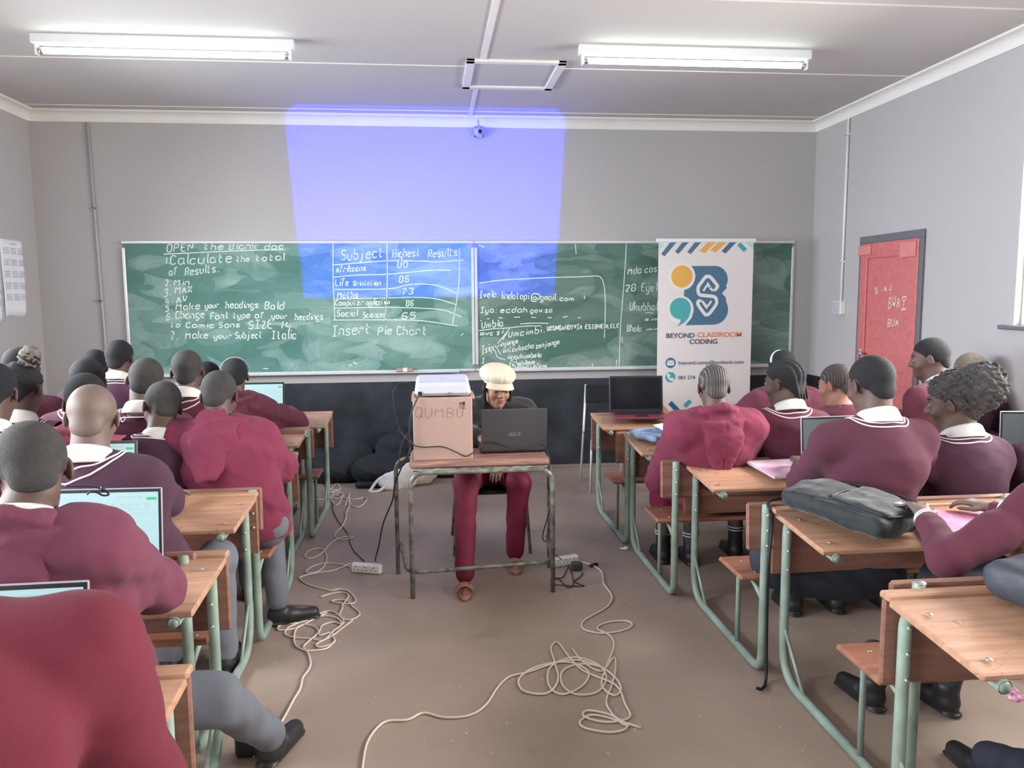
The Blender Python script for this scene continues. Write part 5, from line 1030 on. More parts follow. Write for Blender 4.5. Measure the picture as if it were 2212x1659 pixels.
    F.cone(Sh['L'], Sh['R'], 0.048+e_*0.85, 0.048+e_*0.85, 0.07); F.cone(N-spine*0.03, Sh['L'], 0.052+e_*0.7, 0.048+e_, 0.05); F.cone(N-spine*0.03, Sh['R'], 0.052+e_*0.7, 0.048+e_, 0.05)
    for sd, sg in (('L', -1), ('R', 1)):
        e, q = elb[sd], wr[sd]; d = nrm(q-e); m_ = (Sh[sd]+e)/2
        F.cone(Sh[sd], m_, 0.044+e_, 0.045+e_, 0.085); F.cone(m_, e, 0.048+e_, 0.044+e_, 0.03); F.cone(e, e+(q-e)*0.75, 0.044+e_, 0.033+e_*0.8, 0.03); F.cone(e+(q-e)*0.7, q-d*0.012, 0.032+e_*0.6, 0.031, 0.012)
    if top == 'sweater': F.ell(N-spine*0.085+back*0.022, (0.150*wide+e_*0.5, 0.078+e_*0.5, 0.085), Rb, 0.05)
    F.noise(0.005 if top == 'sweater' else 0.009, 13 if top == 'sweater' else 16, seed); F.noise(0.0015 if top == 'sweater' else 0.003, 38, seed+5)
    if top == 'hoodie':
        G_ = Field(N-0.32, N+0.24, 0.0075)
        for i in range(24):
            a0 = 2*PI*i/24; a1 = 2*PI*(i+1)/24
            def rp(a): return N+X_*0.098*math.sin(a)*s+Y_*(0.086*math.cos(a)-0.004)*s+Z_*((0.014-0.034*math.cos(a))*s)
            if math.cos((a0+a1)/2) < 0.80: G_.cone(rp(a0), rp(a1), 0.022, 0.022, 0.010)
        dq = np.linspace(0.0, 0.36, 90)
        def surf(c_):
            v_ = F.samp(c_[None, :]+back[None, :]*dq[:, None]); w_ = np.nonzero((v_[:-1] < 0) & (v_[1:] >= 0))[0]; return c_+back*(dq[w_[-1]] if len(w_) else 0.1)
        A_ = surf(N-spine*0.03)*0.6+(N+back*0.085+Z_*0.02)*0.4+back*0.008; B_ = surf(N-spine*0.18)+back*0.008; dn = nrm(B_-A_); nn = nrm(np.cross(X_, dn)); nn = nn if nn@back > 0 else -nn
        def kite(X, Y, Z):
            px, py, pz = X-A_[0], Y-A_[1], Z-A_[2]; x = px*X_[0]+py*X_[1]+pz*X_[2]; t_ = px*dn[0]+py*dn[1]+pz*dn[2]; n_ = px*nn[0]+py*nn[1]+pz*nn[2]+3.2*x*x
            hw = 0.150*s; Lk = 0.225*s; q1 = nrm([Lk-0.02, 0.118]); ax = np.abs(x)
            d2 = np.maximum(np.maximum(-t_-0.045, t_-Lk), np.maximum((ax-hw)*q1[0]+(t_-0.03)*q1[1], ax-hw))
            th_ = 0.026-0.010*np.clip(t_/Lk, 0, 1)-0.008*np.exp(-(x/0.006)**2); r_ = 0.013
            return np.sqrt(np.maximum(d2+r_, 0)**2+np.maximum(np.abs(n_)-th_+r_, 0)**2)+np.minimum(np.maximum(d2+r_, np.abs(n_)-th_+r_), 0)-r_
        G_.op(kite, A_-0.24, A_+0.24, 0.010)
        G_.cone(N+back*0.088*s+Z_*0.040*s, A_+dn*0.04+nn*0.002, 0.070*s, 0.105*s, 0.014, (nn, 0.30))
        G_.noise(0.006, 20, seed+9, (1, 1, 0.7)); G_.noise(0.003, 55, seed+7)
        G_.ell(N+Z_*0.078+back*0.020, (0.072*s, 0.060*s, 0.072), Rb, 0.008, 's')
        G_.obj('hood', M[tm], t, O)
    ax_ = nrm(nb-N)
    F.cone(N+ax_*0.012, N+ax_*0.14, 0.066*s, 0.085*s, 0.006, None, 's')
    F.op(lambda X, Y, Z: seat+0.045-Z+0*X+0*Y, lo2, hi2, 0, 'i')
    F.obj('sweater' if top == 'sweater' else 'hooded_top', M[tm], t, O)
    # -------- shirt collar and the striped V neck
    if collar:
        n = 36; V = []; prof = [(0.060, -0.03), (0.0595, 0.030), (0.062, 0.036), (0.070, 0.030), (0.090, -0.006), (0.088, -0.010), (0.064, 0.0)]; m_ = len(prof)
        for i in range(n):
            a = 2*PI*(i+0.5)/n; fr = max(0.0, math.cos(a)); bk_ = max(0.0, -math.cos(a)); dirv = X_*math.sin(a)+nrm(Y_-ax_*(Y_@ax_))*math.cos(a)
            for r_, z_ in prof:
                zz = z_*(1.0+0.35*bk_)-0.020*fr-(0.018*fr if r_ > 0.08 else 0)
                V.append(N+dirv*r_*s*1.05+ax_*(zz+0.012)*s)
        Fc = [(i*m_+j, ((i+1) % n)*m_+j, ((i+1) % n)*m_+(j+1) % m_, i*m_+(j+1) % m_) for i in range(n) for j in range(m_)]
        new_obj('shirt_collar', V, Fc, M['shirt'], t, True, O)
    if top == 'sweater' and stripes:
        Xn = X_; Yn = nrm(Y_-ax_*(Y_@ax_)*0.6); nst = 60; hs = np.linspace(0.14, -0.22, 160)
        for kk in range(2):
            hh2 = []; base = []
            for i in range(nst):
                a = 2*PI*i/nst; fr = max(0.0, math.cos(a)); dirv = Xn*math.sin(a)+Yn*math.cos(a); bk2 = max(0.0, -math.cos(a)); ro = (0.104+0.0135*kk+0.050*fr**2-0.026*bk2**2)*s
                c0 = N+dirv*ro; v = F.samp(c0[None, :]+Z_[None, :]*hs[:, None]); ins = np.nonzero((v[:-1] > 0) & (v[1:] <= 0))[0]
                hh2.append(hs[ins[0]+1] if len(ins) else -0.02); base.append(c0)
            hh2 = np.array(hh2)
            for _ in range(2): hh2 = (np.roll(hh2, 1)+hh2*2+np.roll(hh2, -1))/4
            Pp = [base[i % nst]+Z_*(hh2[i % nst]+0.001) for i in range(nst+1)]
            mb = MB(); mb.tube(Pp, 0.0036, 6, False); mb.build('neck_stripe', M['stripe'], t, True, origin=O)
    if cuff:
        for sd in 'LR':
            d = nrm(wr[sd]-elb[sd]); u = nrm(np.cross(d, Z_)); v_ = np.cross(d, u)
            for kk in (0.028, 0.045):
                c0 = wr[sd]-d*kk; mb = MB(); mb.tube([c0+(u*math.cos(a)+v_*math.sin(a))*(0.0345+0.1*kk) for a in np.linspace(0, 2*PI, 25)], 0.0035, 6, False); mb.build('cuff_stripe', M['stripe'], t, True, origin=O)
    # -------- lower body
    lo3 = np.minimum.reduce([P, kn['L'], kn['R'], an['L'], an['R']])-0.17; hi3 = np.maximum.reduce([P, kn['L'], kn['R'], an['L'], an['R']])+0.17; hi3[2] = min(hi3[2], P[2]+0.12 if True else hi3[2]); hi3[2] = max(hi3[2], kn['L'][2]+0.1, kn['R'][2]+0.1)
    F = Field(lo3, hi3, 0.0125)
    F.cone(P-X_*0.06, P+X_*0.06, 0.115, 0.115, 0.03, (Z_, 0.85))
    for sd, sg in (('L', -1), ('R', 1)):
        hj = P+X_*sg*0.085; k_, a_ = kn[sd], an[sd]
        F.cone(hj, k_, 0.094, 0.074, 0.05)
        if bottom == 'trousers': F.cone(k_, a_+(k_-a_)*0.0, 0.070, 0.055, 0.03)
        else: F.cone(k_, k_+nrm(a_-k_)*0.10, 0.078, 0.085, 0.03)
    if bottom == 'skirt':
        mk = (kn['L']+kn['R'])/2; F.cone(P, mk, 0.13, 0.12, 0.05, (Z_, 0.7)); F.cone(kn['L'], kn['R'], 0.08, 0.08, 0.03); F.cone(kn['L']-Z_*0.05, kn['R']-Z_*0.05, 0.08, 0.08, 0.03)
    F.noise(0.005, 15, seed+2)
    F.obj('trousers' if bottom == 'trousers' else 'skirt', M[bm], t, O)
    for sd, sg in (('L', -1), ('R', 1)):
        a_ = an[sd]; fd = nrm(np.array([ft[sd][0], ft[sd][1], 0])); lt = np.cross(Z_, fd)
        if socks:
            F = Field(a_-0.1, a_+np.array([0.1, 0.1, 0.22]), 0.008); F.cone(a_+Z_*0.13*(1), a_, 0.046, 0.040, 0.01); F.obj('sock', M['tdark'], t, O)
            for kk in (0.085, 0.103): mb = MB(); mb.tube([a_+Z_*kk+(X_*math.cos(q)+Y_*math.sin(q))*0.0475 for q in np.linspace(0, 2*PI, 25)], 0.0032, 6, False); mb.build('sock_stripe', M['stripe'], t, True, origin=O)
        base = a_-fd*0.045; base = np.array([base[0], base[1], 0.0]); toe = base+fd*0.235
        if sandal:
            mb = MB(); V = []; n = 24
            for zz in (0.002, 0.020):
                for i in range(n): q = 2*PI*i/n; V.append(base+fd*(0.105+0.135*math.cos(q))+lt*(0.038+0.006*math.cos(q))*math.sin(q)+Z_*zz)
            mb.add(V, [(i, (i+1) % n, n+(i+1) % n, n+i) for i in range(n)]+[tuple(range(n))[::-1], tuple(range(n, 2*n))])
            for u in (0.115, 0.135, 0.155): mb.tube([base+fd*u+lt*0.046*math.cos(q)+Z_*(0.018+0.042*math.sin(q)) for q in np.linspace(0, PI, 12)], 0.0055, 6)
            for g in (-0.018, 0.0, 0.018): mb.tube([base+fd*0.135+lt*g+Z_*0.059+(fd*math.cos(q)+lt*math.sin(q))*0.010 for q in np.linspace(0, 2*PI, 10)], 0.0035, 5)
            mb.build('sandal', M['sandal'], t, True, origin=O); continue
        F = Field(np.minimum(base, toe)-np.array([0.09, 0.09, 0.005]), np.maximum(np.maximum(base, toe), a_+nrm(kn[sd]-a_)*0.08)+np.array([0.09, 0.09, 0.07]), 0.0075)
        F.cone(base+fd*0.03+Z_*0.048, base+fd*0.10+Z_*0.042, 0.040, 0.042, 0.02); F.cone(base+fd*0.10+Z_*0.040, toe+Z_*0.030-fd*0.02, 0.042, 0.033, 0.02); F.cone(a_+nrm(kn[sd]-a_)*0.075, a_, 0.043, 0.042, 0.01); F.cone(a_+Z_*0.0, a_-Z_*0.05, 0.041, 0.042, 0.02)
        F.op(lambda X, Y, Z: -Z+0.004+0*X+0*Y, F.ax[0][0]*np.ones(3), np.array([F.ax[0][-1], F.ax[1][-1], F.ax[2][-1]]), 0, 'i', pad=9)
        F.cone(base+fd*0.02+Z_*0.010, toe-fd*0.015+Z_*0.010, 0.042, 0.038, 0.002, (Z_, 0.26))
        F.obj('shoe', M['shoe'], t, O)
    if face:
        for g in (-1, 1):
            mb = MB(); mb.ell(H(g*0.033, 0.0795, 0.006), np.array((0.0135, 0.0085, 0.008))*s, 12, 8, Rh); mb.build('eye', M['eyewhite'] if face != 'down' else M[sk], t, True, origin=O)
            mb = MB()
            if face != 'down': mb.ell(H(g*0.033, 0.0855, 0.005), np.array((0.0058, 0.0034, 0.0058))*s, 10, 6, Rh)
            mb.tube([H(g*(0.033+0.015*u), 0.0865-0.004*u*u, (0.0125 if face != 'down' else 0.0)-0.004*u*u) for u in np.linspace(-1, 1, 7)], 0.0015, 5); mb.build('eyelash', M['pupil'], t, True, origin=O)
            mb = MB(); mb.tube([H(g*(0.034+0.018*u), 0.0885-0.005*(u+1)**2/2, 0.034-0.004*u*u) for u in np.linspace(-1, 1, 7)], 0.0028, 5); mb.build('eyebrow', M['hair'], t, True, origin=O)
        mb = MB(); mb.ell(H(0, 0.0905, -0.0505), np.array((0.021, 0.0045, 0.0048))*s, 12, 6, Rh); mb.ell(H(0, 0.0905, -0.0600), np.array((0.018, 0.0050, 0.0056))*s, 12, 6, Rh); mb.build('lips', M['lips'], t, True, origin=O)
    t['_H'] = [float(q) for q in Hc]
    return t, Rh, Hc, O, N, H

A3 = np.array
# ---- left block
S2k = atZ(478, 1418, 0.50); S2a = atZ(583, 1588, 0.10)
s2 = person('pupil in faded maroon hoodie with gathered hood and grey trousers, foot stretched into the aisle', (68, 1018, -5.30), (-1.06, -5.20), hyaw=28, hpit=22, tm='hdB', top='hoodie', hair='short', hm='hairgrey', sk='skinA', wide=1.06, bm='tgrey', slope=0.06, s=1.02,
       eR=atY(338, 1268, -5.10), wR=A3([-1.04, -4.95, 0.79]), kR=A3([-0.76, -5.13, 0.50]), aR=A3([S2a[0], S2a[1], 0.10]), fR=A3([0.35, 1.0, 0]), nk=(-0.01, -0.07, -0.120), hres=0.005)
person('pupil with shaven head in plum sweater with white collar and stripes', (200, 903, -4.52), (-1.17, -4.35), hyaw=8, hpit=12, hroll=3, tm='swB', sk='skinB', hair='shaved', hm='skinB', wide=1.08, bow=0.02, eR=atY(362, 1080, -4.25), wR=A3([-1.26, -4.0, 0.79]), hres=0.005, slope=0.075)
person('pupil in dark plum sweater leaning right, brown cropped head beside the rose hoodie', (350, 880, -3.38), (-1.48, -3.50), hyaw=35, hpit=22, hroll=10, tm='swB', hair='short', hm='hairgrey', sk='skinA', s=1.05)
rs, *_ = person('pupil in rose-maroon hoodie with white shirt collar, seated third from the front by the aisle', (474, 856, -3.38), (-1.02, -3.49), hyaw=-4, hpit=20, tm='hdA', top='hoodie', hair='short', hm='hairgrey', wide=1.12, bm='tgrey', slope=0.065, bulk=0.008,
       eR=atY(604, 1008, -3.30), wR=A3([-0.96, -3.14, 0.78]), eL=atY(432, 1015, -3.34), kR=atZ(578, 1125, 0.50), aR=atZ(600, 1298, 0.12), fR=A3([1.0, 0.35, 0]), hres=0.005, s=1.03)
person('pupil with large round head tilted right in maroon sweater, fourth row left', (314, 826, -2.95), (-1.76, -2.60), hyaw=10, hpit=15, hroll=12, tm='swA', hair='short', hm='hairgrey', s=1.1, sk='skinB')
person('pupil with upright cropped head and gold-rimmed ear in maroon sweater near the board', (405, 803, -2.72), (-1.42, -2.60), hyaw=6, hpit=6, tm='swC', hair='short', hm='hairgrey', s=1.05, bm='tdark')
hb = person('pupil with black hair and headband in dull maroon hoodie before the lit front laptop', (508, 815, -1.95), (-1.33, -1.87), hyaw=15, hpit=14, tm='hdD', top='hoodie', hair='thick', hm='hair', bulk=0.005)
person('pupil almost hidden in the front row, only black hair showing beside the upright head', (450, 822, -1.85), (-1.86, -1.9), hyaw=-10, hpit=25, tm='swB', hair='thick', hm='hair')
person('pupil with black hair in dark maroon sweater sitting tallest by the left conduit', (260, 775, -1.95), (-2.28, -1.98), hyaw=-6, hpit=6, tm='swB', hair='thick', hm='hair')
person('pupil with bowed black head and thin white collar line in front of the left corner', (207, 795, -1.60), (-2.55, -1.75), hyaw=0, hpit=28, tm='swB', hair='thick', hm='hair')
person('pupil in bright rose hoodie with white collar, wide dark head behind the shaven one', (187, 872, -3.56), (-1.96, -3.55), hyaw=18, hpit=22, tm='hdC', top='hoodie', hair='thick', hm='hair', s=1.1, bulk=0.004)
person('pupil in mauve-maroon sweater with striped neck, dark head directly behind the rose hoodie boy', (190, 828, -2.80), (-2.10, -2.72), hyaw=12, hpit=18, tm='swA', hair='thick', hm='hair', s=1.1)
person('girl with pale brown hair puff on top of her head, left side of the room', (48, 842, -3.45), (-2.42, -3.48), hyaw=-5, hpit=14, tm='swA', hair='puff', hm='hair', s=1.06)
person('pupil leaning beyond the hair puff, striped neckline turned to the right', (48, 800, -2.55), (-2.48, -2.75), hyaw=-20, hpit=20, tm='swC', hair='thick', hm='hair', s=1.05)
person('pupil cut off by the left picture edge in shaded maroon sweater with white collar', (-14, 852, -3.85), (-2.15, -4.02), hyaw=8, hpit=14, tm='swA', hair='thick', hm='hair', s=1.08, wide=1.12)
person('pupil bent over in plain red-maroon sweater at the bottom left corner', (-1.02, -5.84, 1.20), (-0.88, -6.22), hyaw=10, hpit=55, tm='swRed', top='sweater', stripes=False, collar=False, wide=1.10, bow=0.06, nk=(0.12, -0.17, -0.115), eR=A3([-0.655, -5.97, 0.78]), wR=A3([-0.76, -5.80, 0.78]), slope=0.045, bulk=0.014, hair='short', kR=A3([-0.60, -5.88, 0.50]), aR=A3([-0.60, -5.84, 0.1]), s=1.0)
# ---- right block
person('girl with cornrow braids in maroon hoodie and skirt, seen from behind before the banner', (1541, 838, -3.28), (1.40, -3.16), hyaw=-6, hpit=14, tm='hdA', top='hoodie', hair='cornrow', hm='cornrow', bottom='skirt', bm='wine', collar=False, wide=1.10, slope=0.072, bulk=0.006, eL=atY(1425, 1035, -3.00), wL=A3([1.27, -2.80, 0.79]), eR=atY(1592, 985, -3.05), kL=A3([1.24, -2.83, 0.50]), kR=A3([1.40, -2.80, 0.50]), aL=atZ(1432, 1180, 0.10), aR=atZ(1492, 1185, 0.10), socks=True, hres=0.005)
person('girl with thick plaited hair in maroon sweater, head turned slightly left', (1693, 828, -3.22), (1.84, -3.16), hyaw=38, hpit=8, tm='swC', hair='braids', hm='hair', s=1.05, bm='navy', bottom='skirt', socks=True, face='side')
rc = person('pupil slumped forward with white headband in dusky maroon hoodie behind the plaited girl', (1690, 798, -2.25), (2.20, -2.26), hyaw=10, hpit=35, tm='hdD', top='hoodie', hair='thick', hm='hair', wide=1.1)
person('pupil with fine cornrows and face in left profile in dull maroon top', (1806, 832, -3.0), (2.28, -3.12), hyaw=34, hpit=12, tm='hdD', top='sweater', hair='fine', hm='cornrow2', collar=False, stripes=False, sk='skinD', face='side', s=1.0)
person('broad-shouldered pupil in maroon striped-neck sweater leaning over the purple folder', (1880, 832, -4.08), (1.80, -4.04), hyaw=12, hpit=14, tm='swA', hair='short', hm='hair', sk='skinA', wide=1.15, bow=0.03, eL=atY(1730, 1040, -3.86), wL=A3([1.66, -3.68, 0.79]), eR=atY(2003, 1030, -4.0), s=1.08, bm='navy', bottom='skirt', slope=0.082, hres=0.005, socks=True)
af = person('girl with large grey-brown afro bun in maroon sweater with open white collar', (2058, 872, -4.0), (2.30, -4.02), hyaw=46, hpit=10, tm='swB', hair='afro', hm='hairafro', sk='skinA', face='side', s=1.08, hres=0.0045)
st = person('boy seated highest by the right wall in left profile, white collar and maroon top', (2008, 775, -3.02), (2.80, -3.10), hyaw=30, hpit=10, byaw=28, tm='hdD', top='sweater', stripes=False, hair='short', hm='hair', sk='skinA', face='side', wL=A3([2.50, -2.95, 0.82]), eL=A3([2.58, -3.12, 0.80]), s=1.02, hres=0.005)
person('pupil whose pale hair crown shows over the afro bun, maroon shoulder by the right wall', (2094, 805, -2.60), (3.06, -2.62), hyaw=10, hpit=22, tm='swB', hair='thick', hm='hairpuff')
person('pupil outside the right picture edge whose maroon arm with striped cuff reaches to the backpack', (2330, 930, -4.95), (1.98, -4.97), hyaw=12, hpit=10, byaw=8, tm='swC', wide=1.05, bow=0.01, aL=atZ(1885, 1475, 0.1), aR=atZ(2045, 1485, 0.1), eL=atZ(2050, 1207, 0.775), wL=atZ(1996, 1113, 0.835), cuff=True, sk='skinB', handres=0.0055, bottom='skirt', bm='navy', socks=True)
person('pupil in dark maroon at the right picture edge beside the afro-haired girl', (2265, 890, -3.98), (2.86, -4.04), hyaw=10, hpit=14, tm='swB')
person('pupil in navy seated at the nearest right desk, only dark trouser legs showing', (2560, 1050, -5.9), (2.02, -5.98), tm='swB', bm='navy', kL=A3([1.62, -5.80, 0.42]), aL=atZ(2140, 1640, 0.10))
# presenter behind the table
pr = person('presenter in cream newsboy cap, black top and wine trousers seated at the laptop', (1074, 838, -2.52), (0.24, -2.34), byaw=180, hyaw=12, hpit=12, hroll=-4, tm='blacktop', top='hoodie', bm='wine', sk='skinD', hair='cap', hm='hair', face='down', collar=False, seat=0.42, sandal=True, hres=0.0040, handres=0.005,
       eL=A3([0.50, -2.40, 0.72]), wL=A3([0.305, -2.62, 0.605]), eR=A3([0.00, -2.46, 0.80]), wR=A3([0.16, -2.70, 0.775]), kL=A3([0.375, -2.72, 0.52]), kR=A3([0.055, -2.76, 0.52]), nk=(0, -0.055, -0.120), slope=0.055, aL=atZ(1112, 1190, 0.085), aR=atZ(1004, 1240, 0.085), fL=A3([-0.05, -1, 0]), fR=A3([-0.05, -1, 0]), wide=1.04)
# cap
def in_head(pp, mb, name, m, smooth=True):
    t, Rh, Hc, O, N_, H = pp; mb.v = [tuple(Rh@np.array(q)+Hc) for q in mb.v]; return mb.build(name, m, t, smooth, origin=O)
t_, Rh_, Hc_, O_, N_, H_ = pr
F = Field((-0.14, -0.17, 0.0), (0.14, 0.18, 0.20), 0.005)
F.ell((0, -0.025, 0.082), (0.112, 0.128, 0.066), None, 0)
F.op(lambda X, Y, Z: 0.004*np.exp(-(np.sin(4*np.arctan2(Y+0.02, X))/0.16)**2)+0*Z, (-0.14, -0.17, 0), (0.14, 0.18, 0.2), 0, '+')
F.cone((0, -0.012, 0.030), (0, -0.012, 0.062), 0.088, 0.094, 0.006)
F.ell((0, -0.015, -0.005), (0.080, 0.10, 0.030), None, 0.004, 's')
F.op(lambda X, Y, Z: (0.034-Z)+0*X+0.10*np.clip(-Y, 0, 1), (-0.14, -0.17, 0), (0.14, 0.18, 0.2), 0, 'i')
cap_ = F.obj('cap', M['cap'], t_, O_, Rh_, Hc_)
mb = MB(); V = []; nn = 22; rr = 8
for l in (0, 1):
    for i in range(nn+1):
        a = PI*(0.14+0.72*i/nn)
        for j in range(rr+1):
            u = j/rr; R_ = 0.088+0.046*u*math.sin(PI*i/nn)**0.5; V.append((R_*math.cos(a)*0.98, -0.012+R_*math.sin(a)*1.05, 0.052-0.010*u-0.018*u*u-0.010*abs(math.cos(a))*u+0.004*l))
k0 = (nn+1)*(rr+1); Fq = []
for i in range(nn):
    for j in range(rr):
        a = i*(rr+1)+j; Fq.append((a, a+1, a+rr+2, a+rr+1)); Fq.append((k0+a, k0+a+rr+1, k0+a+rr+2, k0+a+1))
for i in range(nn): a = i*(rr+1)+rr; Fq.append((a, k0+a, k0+a+rr+1, a+rr+1))
mb.add(V, Fq); mb.v = [tuple(Rh_@np.array(q)+Hc_) for q in mb.v]; mb.build('brim', M['cap'], cap_, True, origin=(0, 0, 0)); D.objects['brim'].location = -np.array(O_)
# drawstring of the faded hoodie
mb = MB(); mb.tube(catmull([atY(*q, -5.06) for q in ((140, 1050), (165, 1050), (195, 1050), (218, 1056), (232, 1064), (234, 1069), (222, 1070), (210, 1064), (196, 1062), (188, 1068))], 5), 0.0028, 6); q = atY(222, 1056, -5.06); mb.ell(q, (0.007, 0.007, 0.009)); mb.build('drawstring', M['bagdark'], s2[0], True, origin=s2[3])
for g in (-1, 1):
    mb = MB(); mb.tube(catmull([(g*0.082, 0.010, 0.03), (g*0.086, 0.022, -0.03), (g*0.080, 0.030, -0.09), (g*0.088, 0.035, -0.15)], 4), 0.013, 8); in_head(pr, mb, 'braid', M['hair'])
# headbands
mb = MB(); mb.tube([(0.093*math.cos(a), -0.018-0.02*math.sin(a), 0.03+0.098*math.sin(a)) for a in np.linspace(0.1, PI-0.1, 20)], 0.005, 6); in_head(hb, mb, 'headband', mat('grey_band', (150, 158, 160), 0.5))
mb = MB(); mb.tube([(0.082*math.cos(a), -0.02-0.02*math.sin(a), 0.035+0.086*math.sin(a)) for a in np.linspace(0.1, PI-0.1, 20)], 0.009, 6); in_head(rc, mb, 'headband', M['shirt'])
# chair of the presenter
t = empty('chair', (0.228, -2.30, 0), 'metal-legged chair the presenter sits on, seat hidden under the wine trousers', 'chair'); o = (0.228, -2.30, 0)
mb = MB(); mb.box(0.03, 0.43, -2.50, -2.12, 0.385, 0.410, 0.012); mb.build('seat', M['plastic_black'], t, origin=o)
mb = MB(); mb.box(0.03, 0.43, -2.10, -2.08, 0.62, 0.80, 0.012); mb.build('backrest', M['plastic_black'], t, origin=o)
for x0, x1 in ((0.015, -0.012), (0.445, 0.470)):
    mb = MB(); mb.tube(fillet([(x1, -2.505, 0.0), (x0, -2.47, 0.395), (x0, -2.14, 0.395)], 0.04), 0.0105, 10); mb.build('leg', M['oldmetal'], t, True, origin=o)
    mb = MB(); mb.tube(fillet([(x1, -2.06, 0.0), (x0, -2.12, 0.40), (x0, -2.09, 0.80)], 0.05), 0.0105, 10); mb.build('leg', M['oldmetal'], t, True, origin=o)
# chair behind the front right desk
t = empty('chair', (1.35, -0.85, 0), 'grey tube-legged chair behind the front right desk, mostly hidden', 'chair'); o = (1.35, -0.85, 0)
mb = MB(); mb.box(1.16, 1.55, -1.02, -0.68, 0.44, 0.455, 0.008); mb.build('seat', M['laptop_black'], t, origin=o)
for x in (1.175, 1.535):
    for y0, z1 in ((-1.02, 0.44), (-0.66, 0.86)):
        mb = MB(); mb.tube([(x-0.02, y0-0.03 if z1 < .5 else y0+0.05, 0.0), (x, y0+0.02, 0.44), (x+0.02, y0+0.02, z1)], 0.010, 10); mb.build('leg', M['alu'], t, True, origin=o)
mb = MB(); mb.box(1.19, 1.56, -0.66, -0.645, 0.70, 0.86, 0.008); mb.build('backrest', M['laptop_black'], t, origin=o)
# backpack on the fourth right desk
t = empty('backpack', (1.53, -4.50, 0.75), 'black backpack lying on the right desk behind the folder desk', 'backpack'); o = (1.53, -4.50, 0.75)
Rb_ = rotz(0.42); c0 = np.array([1.50, -4.46, 0.0])
def bp(x, y, z): return c0+Rb_@np.array([x, y, 0])+np.array([0, 0, z])
F = Field(c0+A3([-0.42, -0.42, 0.70]), c0+A3([0.42, 0.42, 0.98]), 0.0085)
F.box(bp(0, 0.0, 0.792), (0.165, 0.235, 0.040), Rb_@rotx(0.06), 0.035); F.ell(bp(0, 0.12, 0.815), (0.15, 0.12, 0.055), Rb_, 0.03); F.noise(0.010, 14, 3); F.noise(0.004, 40, 4)
F.obj('main_pocket', M['bagfab'], t, o)
F = Field(c0+A3([-0.42, -0.42, 0.74]), c0+A3([0.42, 0.42, 1.0]), 0.0085); F.box(bp(0, -0.10, 0.822), (0.135, 0.125, 0.026), Rb_@rotx(0.10), 0.025); F.noise(0.010, 16, 8); F.noise(0.004, 45, 9); F.obj('front_pocket', M['bagfab'], t, o)
mb = MB(); mb.tube(catmull([bp(-0.15, 0.17, 0.840), bp(-0.145, 0.0, 0.846), bp(-0.13, -0.20, 0.826), bp(0.0, -0.237, 0.818), bp(0.14, -0.20, 0.826), bp(0.15, 0.0, 0.846), bp(0.15, 0.17, 0.840)]), 0.004, 6); mb.tube(catmull([bp(-0.12, 0.015, 0.850), bp(0, 0.028, 0.856), bp(0.12, 0.015, 0.850)]), 0.004, 6); mb.build('zip', M['bagdark'], t, True, origin=o)
mb = MB(); mb.disc(bp(0.02, -0.185, 0.842), (0, 0.1, 1), 0.026, 20, 0.003); pt = mb.build('badge', mat('badge_grey', (96, 104, 112), 0.4), t, origin=o)
mb = MB()
for i in range(3):
    for j in range(5-i): q = bp(0.002+j*0.008, -0.178-i*0.009, 0.8500); mb.box(q[0], q[0]+0.005, q[1], q[1]+0.005, q[2], q[2]+0.001)
mb.build('badge_mark', M['stripe'], t, origin=o)
mb = MB(); mb.tube(catmull([bp(-0.12, 0.23, 0.80), bp(-0.20, 0.24, 0.79), bp(-0.235, 0.20, 0.765), A3([1.262, -4.27, 0.70]), A3([1.245, -4.28, 0.5]), A3([1.25, -4.27, 0.25]), A3([1.245, -4.29, 0.03]), A3([1.20, -4.36, 0.012]), A3([1.17, -4.37, 0.02])]), 0.0065, 6); mb.v = [(x, y, z) for x, y, z in mb.v]
mb.build('strap', M['bagdark'], t, True, origin=o)
mb = MB(); mb.tube(catmull([bp(0.10, -0.22, 0.80), bp(0.13, -0.27, 0.77), bp(0.14, -0.285, 0.70), bp(0.11, -0.28, 0.62), bp(0.07, -0.27, 0.70), bp(0.05, -0.24, 0.78)]), 0.009, 6); mb.build('strap', M['bagdark'], t, True, origin=o)
# dark bag hanging under the fourth right desk bench
F = Field(A3([1.10, -4.35, 0.20]), A3([2.0, -3.75, 0.66]), 0.012); F.ell((1.62, -4.18, 0.40), (0.30, 0.10, 0.10), None, 0); F.ell((1.36, -4.12, 0.47), (0.13, 0.09, 0.13), None, 0.05); F.noise(0.010, 12, 5)
tag(F.obj('cloth_bag', M['navy'], None, (1.6, -4.15, 0.0)), 'dark navy cloth bundle stuffed on the bench beneath the backpack desk', 'bag')
# bag on the nearest right desk
t = empty('shoulder_bag', (1.66, -5.35, 0.75), 'dark grey bag with white lettering on the nearest right desk', 'bag'); o = (1.66, -5.35, 0.75)
F = Field(A3([1.36, -5.70, 0.70]), A3([2.15, -5.0, 1.02]), 0.0095); F.box((1.72, -5.36, 0.80), (0.215, 0.20, 0.058), rotz(0.35), 0.045); F.noise(0.008, 12, 7); F.noise(0.003, 40, 7); F.obj('body', mat('slate_bag_nylon', (60, 66, 76), 0.55, var=0.2, bump=0.2, bscale=250), t, o)
for i, (tx_, w_) in enumerate((('our', 0.05), ('new world', 0.12))):
    q = font('printed_text', 'BRIGHT' if False else tx_, 0.032, (-0.135+0.03*i+0.0, 0.105-0.032*i-0.06*0, 0.0625), M['stripe'], t, off=0.001, rot=(0, 0, 0.35-0.9))
